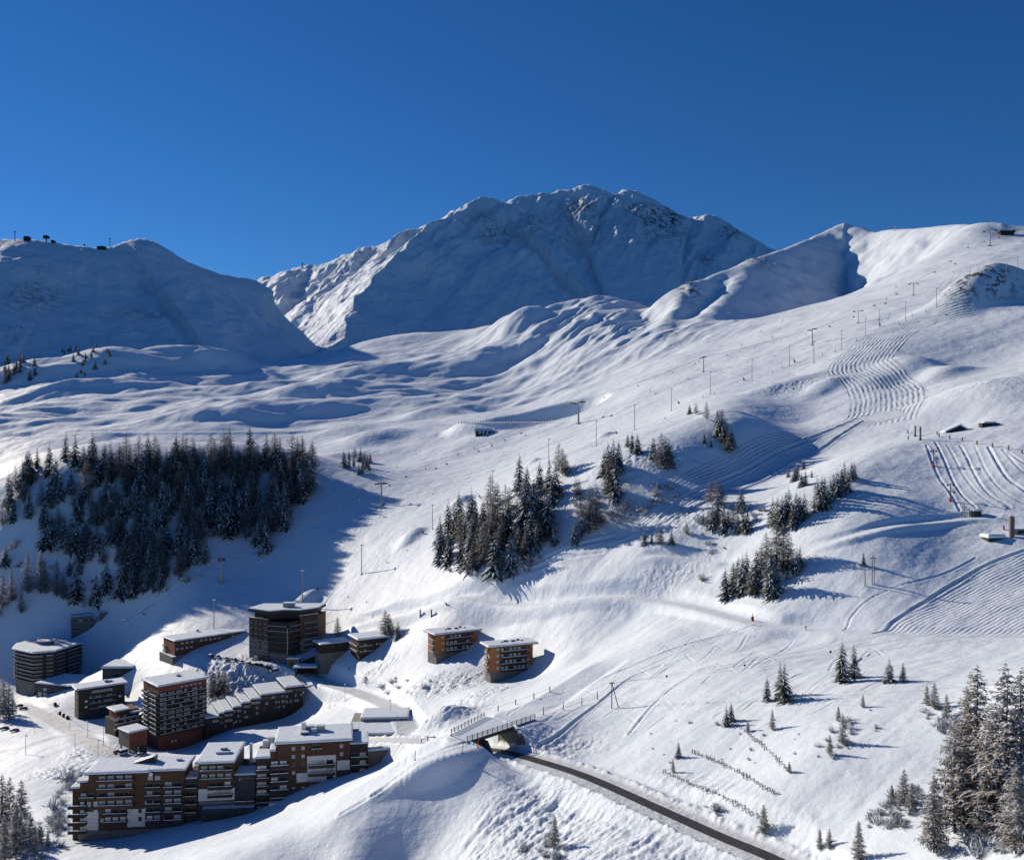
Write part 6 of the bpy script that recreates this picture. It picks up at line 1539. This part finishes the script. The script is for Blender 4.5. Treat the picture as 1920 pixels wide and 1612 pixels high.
# street lamps
b = MB(); b.tube((0, 0, -.05), (0, 0, .97), .016, .011, 'metal', 6); sm = b.mesh('post'); b = MB(); b.box(-.02, .11, -.025, .025, .96, .99, 'metal'); b.box(-.01, .12, -.03, .03, .99, 1.02, 'snow'); sh_ = b.mesh('lamp_head')
l0 = None
for x, y, h, lab in ((48, 1414, 36, 'street lamp with snow on its head at the left road fork'), (131, 1369, 26, 'street lamp at the parked cars by the dark block'), (164.5, 1383, 31, 'street lamp on the snowy square, left of two'), (194, 1397, 34, 'street lamp on the snowy square, right of two'), (140.7, 1404, 29, 'street lamp on the near side of the road, left one'), (184, 1421, 34, 'street lamp on the near side of the road, right one'), (65, 1375, 16, 'short lamp post on the shaded bank at the left'), (647, 1314, 31, 'street lamp beside the road bend below the hotel'), (732.5, 1341, 29, 'street lamp at the parking deck bend'), (746, 1374, 34, 'thin lamp post at the front corner of the parking deck'), (836, 1138 + 250, 20, 'short post at the road barrier left of the bridge'), (438, 1378, 24, 'lamp post on the shaded ground in front of the row building'), (477, 1382, 16, 'short lamp post right of the one in front of the row building')):
    p = place(x, y, 330, 640); hh = hpx(p, h)
    if l0 is None:
        l0 = thing('street_lamp', lab, 'street lamp', p, 0.0, 'street lamps of the village'); l0.scale = (hh,) * 3; put(sm, 'post', l0); put(sh_, 'lamp_head', l0)
    else: copy_tree(l0, p, (x * 1.7) % 6, hh, lab)
# road barrier
r = thing('road_barrier', 'low wooden barrier along the road left of the bridge', 'barrier', place(790, 1393, 300, 400))
for i, x in enumerate((790, 802, 814, 822)):
    p = place(x, 1392, 300, 400) - r.location; b = MB(); b.box(-.15, .15, -.15, .15, -.4, 1.7, 'wood_g'); b.build('post', r, p)
    if i: b = MB(); b.bar((pv_.x, pv_.y, pv_.z + 1.2), (p.x, p.y, p.z + 1.2), .16, 'wood_g'); b.build('rail', r)
    pv_ = p
# cars
def car_parts(body_m, van=False):
    h1, h2 = (.95, 2.1) if van else (.85, 1.48); b = MB()
    prof = [(-2.15, .35), (-2.2, .75), (-2.1, h1), (-1.25 if not van else -1.9, h1 + .05), (1.9, h1 + .08), (2.15, h1 - .05), (2.2, .4)]
    b.rings([[(x, -.88 * s, z) for x, z in prof] for s in (1,)] + [[(x, .88, z) for x, z in prof]], body_m); body = b.mesh('body')
    b = MB(); cab = [(-1.2, h1 + .02), (-.45, h2 - .06), (1.35, h2 - .06), (1.95, h1 + .04)] if not van else [(-2.0, h1 + .02), (-1.4, h2 - .06), (2.0, h2 - .06), (2.1, h1 + .04)]
    b.rings([[(x, -.8 + .12 * (z > h1 + .2), z) for x, z in cab], [(x, .8 - .12 * (z > h1 + .2), z) for x, z in cab]], 'glass'); win = b.mesh('window_band')
    b = MB(); x0, x1 = (-.5, 1.4) if not van else (-1.45, 2.02); b.box(x0, x1, -.7, .7, h2 - .06, h2, body_m); roof = b.mesh('roof')
    b = MB(); snow_slab(b, [(x0, -.7), (x1, -.7), (x1, .7), (x0, .7)], h2 + .003, .22, 3, .12); sn = b.mesh('snow_cover')
    b = MB(); n = 10; b.rings([[(.32 * math.cos(a), y, .32 + .32 * math.sin(a)) for a in np.linspace(0, 6.283, n, endpoint=False)] for y in (-.1, .1)], 'tyre'); wh = b.mesh('wheel')
    return body, win, roof, sn, wh
CP = {}
def car(x, y, col, rz, label, group, snow=True, van=False, a=330, b_=720):
    p = place(x, y, a, b_); key = (col, van)
    if key not in CP: CP[key] = car_parts(col, van)
    bo, wi, ro, sn, wh = CP[key]
    r = thing('parked_car', label, 'car' if not van else 'van', (p.x, p.y, p.z + .1), rz, group); r.scale = (1.15,) * 3
    put(bo, 'body', r); put(wi, 'window_band', r); q = put(ro, 'roof', r)
    if snow: put(sn, 'snow_cover', q)
    for sx in (-1.35, 1.35):
        for sy in (-.82, .82): put(wh, 'wheel', r, (sx, sy, 0))
PG = 'cars parked in the row below the long red building'
for x, y, c, s, lab in ((396, 1232, 'car_black', True, 'dark car at the shaded left end of the parked row'), (409, 1233, 'car_silver', True, 'snow topped silver car, second from the left of the parked row'), (424, 1237, 'car_silver', True, 'silver car, third from the left of the parked row'), (441, 1239, 'car_grey', True, 'grey car in the middle of the parked row'), (453, 1243, 'car_white', True, 'white car right of the middle of the parked row'), (467, 1246, 'car_grey', True, 'grey car, fourth from the right end of the parked row'), (479, 1248, 'car_blue', True, 'dark blue car, third from the right end of the parked row'), (490, 1250, 'car_black', False, 'black car, second from the right end of the parked row'), (503, 1254, 'car_black', False, 'bare black car at the right end of the parked row')):
    car(x, y, c, 2.3, lab, PG, s)
car(478, 1236, 'car_white', .1, 'light car in front of the hotel entrance', None, False); car(498, 1238, 'car_black', .1, 'dark van in front of the hotel entrance', None, False, True); car(515, 1259, 'car_blue', .5, 'small dark car by itself below the parked row', None)
car(560, 1265, 'car_black', .4, 'dark car under the left half of the car shelter', None, False); car(571, 1266, 'car_grey', .4, 'grey car under the right half of the car shelter', None, False)
for x, y, lab in ((103, 1322, 'snow streaked dark car nearest the glazed annex'), (112, 1339, 'dark car with a snowy roof, left of three by the road'), (119, 1343, 'dark car with a snowy roof, middle of three by the road'), (126, 1347, 'dark car with a snowy roof, right of three by the road')): car(x, y, 'car_black', 2.2, lab, 'cars beside the dark block')
for x, y, c, lab in ((36, 1325, 'car_black', 'dark car behind the frosted tree at the left edge'), (44, 1330, 'car_blue', 'dark blue car at the start of the left road'), (8, 1367, 'car_black', 'black car on the shaded parking, left one'), (27, 1371, 'car_grey', 'snowed grey car on the shaded parking, right one'), (222, 1411, 'car_red', 'reddish car parked by the stilts of the brick annex'), (261, 1418, 'car_silver', 'silver car right of the stilts of the brick annex')): car(x, y, c, .3, lab, None)
car(231, 1414, 'car_white', .9, 'white van parked by the stilts of the brick annex', None, True, True)
# people
def person(x, y, h, jacket, trousers, label, a, b_, rz=0.0):
    p = place(x, y, a, b_); r = thing('person', label, 'person', p, rz); r.scale = (h / 1.75,) * 3
    bm = bmesh.new(); sk = bm.verts.layers.skin.verify()
    J = dict(pel=(0, 0, .95, .14), ch=(0, .02, 1.32, .17), nk=(0, .02, 1.5, .07), hd=(0, .0, 1.62, .1), top=(0, 0, 1.74, .07),
             ls=(-.2, .02, 1.42, .08), le=(-.32, -.05, 1.15, .06), lh=(-.3, -.2, .98, .05), rs=(.2, .02, 1.42, .08), re=(.32, -.05, 1.15, .06), rh=(.3, -.2, .98, .05),
             lk=(-.12, -.08, .5, .08), lf=(-.12, .02, .06, .06), lt=(-.12, -.16, .04, .05), rk=(.12, -.04, .5, .08), rf=(.12, .08, .06, .06), rt=(.12, -.1, .04, .05))
    V = {}
    for k, (X_, Y_, Z_, rr) in J.items():
        V[k] = bm.verts.new((X_, Y_, Z_)); V[k][sk].radius = (rr, rr); V[k][sk].use_root = k == 'pel'
    for a_, c_ in (('pel', 'ch'), ('ch', 'nk'), ('nk', 'hd'), ('hd', 'top'), ('ch', 'ls'), ('ls', 'le'), ('le', 'lh'), ('ch', 'rs'), ('rs', 're'), ('re', 'rh'), ('pel', 'lk'), ('lk', 'lf'), ('lf', 'lt'), ('pel', 'rk'), ('rk', 'rf'), ('rf', 'rt')): bm.edges.new((V[a_], V[c_]))
    me = bpy.data.meshes.new('body'); bm.to_mesh(me); bm.free()
    for m in (jacket, trousers, 'skin'): me.materials.append(M[m])
    o = put(me, 'body', r); o.modifiers.new('skin', 'SKIN'); o.modifiers.new('sub', 'SUBSURF').render_levels = 1
    dg = bpy.context.evaluated_depsgraph_get(); ev = bpy.data.meshes.new_from_object(o.evaluated_get(dg)); o.modifiers.clear(); o.data = ev
    for pg in ev.polygons: z = pg.center.z; pg.material_index = 1 if z < .92 else (2 if 1.52 < z < 1.66 and pg.center.y < 0 else 0); pg.use_smooth = True
    return r
r = person(1511, 1181, 1.9, 'dark', 'car_blue', 'person in dark clothes walking on the snowy piste road', 300, 420)
r = person(655, 1256, 1.8, 'dark', 'dark', 'person in dark clothes standing beside the road below the shed', 400, 560)
# orange marker flag on the piste road
p = place(1411, 1164, 320, 460); r = thing('piste_marker', 'red padded marker with a dark foot beside the piste road below the tree clump', 'marker', p)
b = MB(); b.box(-.5, .5, -.3, .3, .0, 1.9, 'red'); b.build('red_padding', r); b = MB(); b.tube((0, 0, -.4), (0, 0, 3.2), .12, .1, 'dark', 6); b.build('post', r)
p = place(1882, 993, 340, 460); b = MB(); b.box(-.3, .3, -.25, .25, -.3, 1.7, 'red'); b.box(-.1, .1, -.1, .1, 1.7, 2.1, 'dark'); tag(b.build('marker_post', None, p), 'short red marker post left of the weathered twin post', 'marker')
for x, lab in ((788, 'left of two short dark lift posts above the orange blocks'), (809, 'right of two short dark lift posts above the orange blocks')):
    p = place(x, 1156, 430, 600); r = thing('lift_post', lab, 'post', p); b = MB(); b.box(-.35, .35, -.35, .35, -.4, 4.0, 'wood_d'); b.build('shaft', r); b = MB(); b.box(-.5, .5, -.45, .45, 3.4, 4.2, 'metal'); b.build('head', r)
# huts
p = place(906, 815, 850, 1100); r = thing('timber_hut', 'dark timber hut with a snowy roof below the frozen reservoir', 'hut', p, .15); s = p.y / F
b = MB(); w = 14 * s; b.box(-w, w, 0, 6, -3, 8 * s, 'wood_d'); b.build('wall', r)
b = MB(); b.face([(-w - 1.5, -1, 7 * s), (w + 4, -1, 7 * s), (w + 2, 3, 12 * s), (-w, 3, 12 * s)], 'snow'); b.face([(-w, 3, 12 * s), (w + 2, 3, 12 * s), (w + 4, 8, 7 * s), (-w - 1.5, 8, 7 * s)], 'snow'); b.face([(-w - 1.5, -1, 6.6 * s), (w + 4, -1, 6.6 * s), (w + 2, 3, 11.6 * s), (-w, 3, 11.6 * s)], 'wood_d'); b.face([(-w - .02, 0, 6 * s), (-w - .02, 6, 6 * s), (-w - .02, 3, 11.4 * s)], 'wood_d'); b.build('roof', r)
for x in (-.6, -.1, .4):
    b = MB(); b.box(x * w, x * w + 2.2, -.06, -.01, 2 * s, 5.5 * s, 'white'); b.build('window', r)
p = place(1797, 808, 500, 640); r = thing('buried_hut', 'gabled hut buried to its eaves in snow with a dark opening at the upper right', 'hut', p, -.1)
b = MB(); b.rings([[(-6.5, y, -.6), (6.5, y, -.6), (1.0, y, 3.2)] for y in (0, 6)], 'wood_d'); b.build('wall', r)
b = MB(); b.rings([[(-7.3, y, -.6), (1.0, y, 3.3), (1.0, y, 4.2), (-7.6, y, .2)] for y in (-.5, 6.5)], 'snow'); b.build('roof', r); b = MB(); b.rings([[(7.0, y, -.8), (1.02, y, 3.3), (1.02, y, 4.2), (7.4, y, 0)] for y in (-.5, 6.5)], 'snow'); b.build('roof', r)
p = place(1858, 798, 500, 680); r = thing('buried_hut', 'dark wall of a low building almost covered by snow, right of the gabled hut', 'hut', p); b = MB(); b.box(-5, 5, 0, 4, -2, 1.6, 'wood_d', 'snow'); b.build('wall', r); b = MB(); snow_slab(b, [(-4, -.4), (3, -.4), (3, 4.2), (-4, 4.2)], 1.603, .8, 4); b.build('snow_cover', r)
# reservoir fence
rv = thing('reservoir_fence', 'long low fence of dark posts along the near edge of the frozen reservoir', 'fence', place(860, 792, 900, 1150)); pv_ = None
for i in range(34):
    x = 860 + i * 5.2; p = place(x, 794 - i * .06, 900, 1150) - rv.location
    b = MB(); b.box(-.22, .22, -.22, .22, -.6, 2.4, 'dark'); b.build('post', rv, p)
    if pv_ is not None: b = MB(); b.bar((pv_.x, pv_.y, pv_.z + 1.7), (p.x, p.y, p.z + 1.7), .09, 'dark'); b.build('rail', rv)
    pv_ = p
# skyline of the left hill
def hp(x, y): return far_place(hill_height, x, y, 1450, 2700)
for x, y, h, lab in ((42, 556, 18, 'lift pylon on the shaded left mountain, lower left of the middle pair'), (59, 552, 22, 'lift pylon on the shaded left mountain, upper right of the middle pair'), (73, 515, 16, 'lift pylon high on the shaded left mountain above the middle pair'), (29, 637, 24, 'lift pylon on the shaded left mountain, upper of the low pair at the left edge'), (21, 646, 18, 'lift pylon on the shaded left mountain, lower of the low pair at the left edge')):
    p = hp(x, y); chair_pylon(p, hpx(p, h), .2, lab, 'lift pylons on the left mountain', arm=4.6)
def sky_hut(x, y, w, h, lab, cat, name, fn, y0, y1, leg=0):
    p = far_place(fn, x, y, y0, y1); s = p.y / F * .8; r = thing(name, lab, cat, p)
    b = MB(); b.box(-w / 2 * s, w / 2 * s, -4, 4, leg * s - (4 if not leg else 0), (leg + h * .7) * s, 'wood_d'); b.build('wall', r)
    b = MB(); b.rings([[(-w * .56 * s, yy, (leg + h * .7) * s), (w * .56 * s, yy, (leg + h * .7) * s), (w * .3 * s, yy, (leg + h) * s), (-w * .3 * s, yy, (leg + h) * s)] for yy in (-5, 5)], 'dark'); b.build('roof', r)
    if leg: b = MB(); b.tube((0, 0, -5), (0, 0, leg * s), 1.4 * s, 1.2 * s, 'dark', 8); b.build('mast', r)
    return r
sky_hut(51, 451, 14, 9, 'dark summit hut on the left skyline', 'hut', 'summit_hut', hill_height, 1700, 2500); sky_hut(87, 454, 12, 7, 'chairlift top station on one leg on the left skyline', 'lift station', 'lift_station', hill_height, 1700, 2500, 8)
sky_hut(100, 455, 8, 5, 'little dark hut just right of the top station on the left skyline', 'hut', 'summit_hut', hill_height, 1700, 2500); sky_hut(191, 467, 20, 6, 'flat summit restaurant left of the rounded left peak', 'building', 'summit_building', hill_height, 1700, 2600)
def sky_mast(x, y, h, lab, fn, y0, y1, w=1.2):
    p = far_place(fn, x, y, y0, y1); s = p.y / F; b = MB(); b.tube((0, 0, -6), (0, 0, h * s), w * s * .6, w * s * .4, 'dark', 6); b.box(-w * s * 1.4, w * s * 1.4, -.5, .5, h * s - 2 * s, h * s, 'dark'); b.box(-w * s, w * s, -.6, .6, h * s * .55, h * s * .55 + s, 'dark'); tag(b.build('mast', None, p), lab, 'mast')
sky_mast(28, 452, 18, 'lone mast on the far left skyline', hill_height, 1700, 2500); sky_mast(206, 463, 16, 'thin mast beside the summit restaurant', hill_height, 1700, 2600); sky_mast(158, 463, 5, 'tiny post on the left skyline before the restaurant', hill_height, 1700, 2500)
sky_mast(567, 503, 9, 'tiny summit cross on the left ridge of the great mountain', mount_height, 2400, 4700)
def gp(X_, Y_):
    return np.array([z_at(float(a), float(c)) if c < 2250 else -1e3 for a, c in zip(np.atleast_1d(X_), np.atleast_1d(Y_))])
p = place(1678, 433, 1400, 2200); chair_pylon(p, hpx(p, 10), .1, 'lift pylon standing on the right skyline ridge', None, arm=8)
p = place(1890, 441, 1200, 2000); r = thing('summit_station', 'dark summit lift station with a snowy roof on the right ridge', 'lift station', p); s = p.y / F
b = MB(); b.box(-14 * s, 12 * s, 0, 10, -4, 6 * s, 'wood_d'); b.build('wall', r); b = MB(); b.box(-16 * s, 8 * s, -2, 12, 6 * s, 8.5 * s, 'dark', 'snow'); b.build('roof', r); b = MB(); b.box(9 * s, 14 * s, 0, 8, 6 * s, 10 * s, 'dark', 'snow'); b.build('side_room', r)
p = place(1853, 424, 1300, 2100); r = thing('summit_mast', 'thin lattice mast with a cross arm on the right summit', 'mast', p); s = p.y / F
b = MB(); b.tube((0, 0, -3), (0, 0, 14 * s), .5 * s, .3 * s, 'metal', 5); b.build('mast', r); b = MB(); b.bar((-26 * s, 0, 5 * s), (0, 0, 13 * s), .25 * s, 'metal'); b.bar((0, 0, 13 * s), (16 * s, 0, 0), .25 * s, 'metal'); b.build('guy_wire', r)
p = place(1873, 447, 1200, 2000); r = thing('summit_post', 'dark lift post left of the summit station', 'post', p); s = p.y / F; b = MB(); b.tube((0, 0, -2), (0, 0, 13 * s), .9 * s, .7 * s, 'dark', 6); b.build('shaft', r); b = MB(); b.box(-2 * s, 2 * s, -.6, .6, 11 * s, 12 * s, 'dark'); b.build('arm', r)
for o in SC.objects:
    if o.type == 'MESH' and o.parent is None and 'label' not in o and 'kind' not in o: print('UNTAGGED', o.name)
print('objects', len(SC.objects), 'trees', N_TREE['n'])
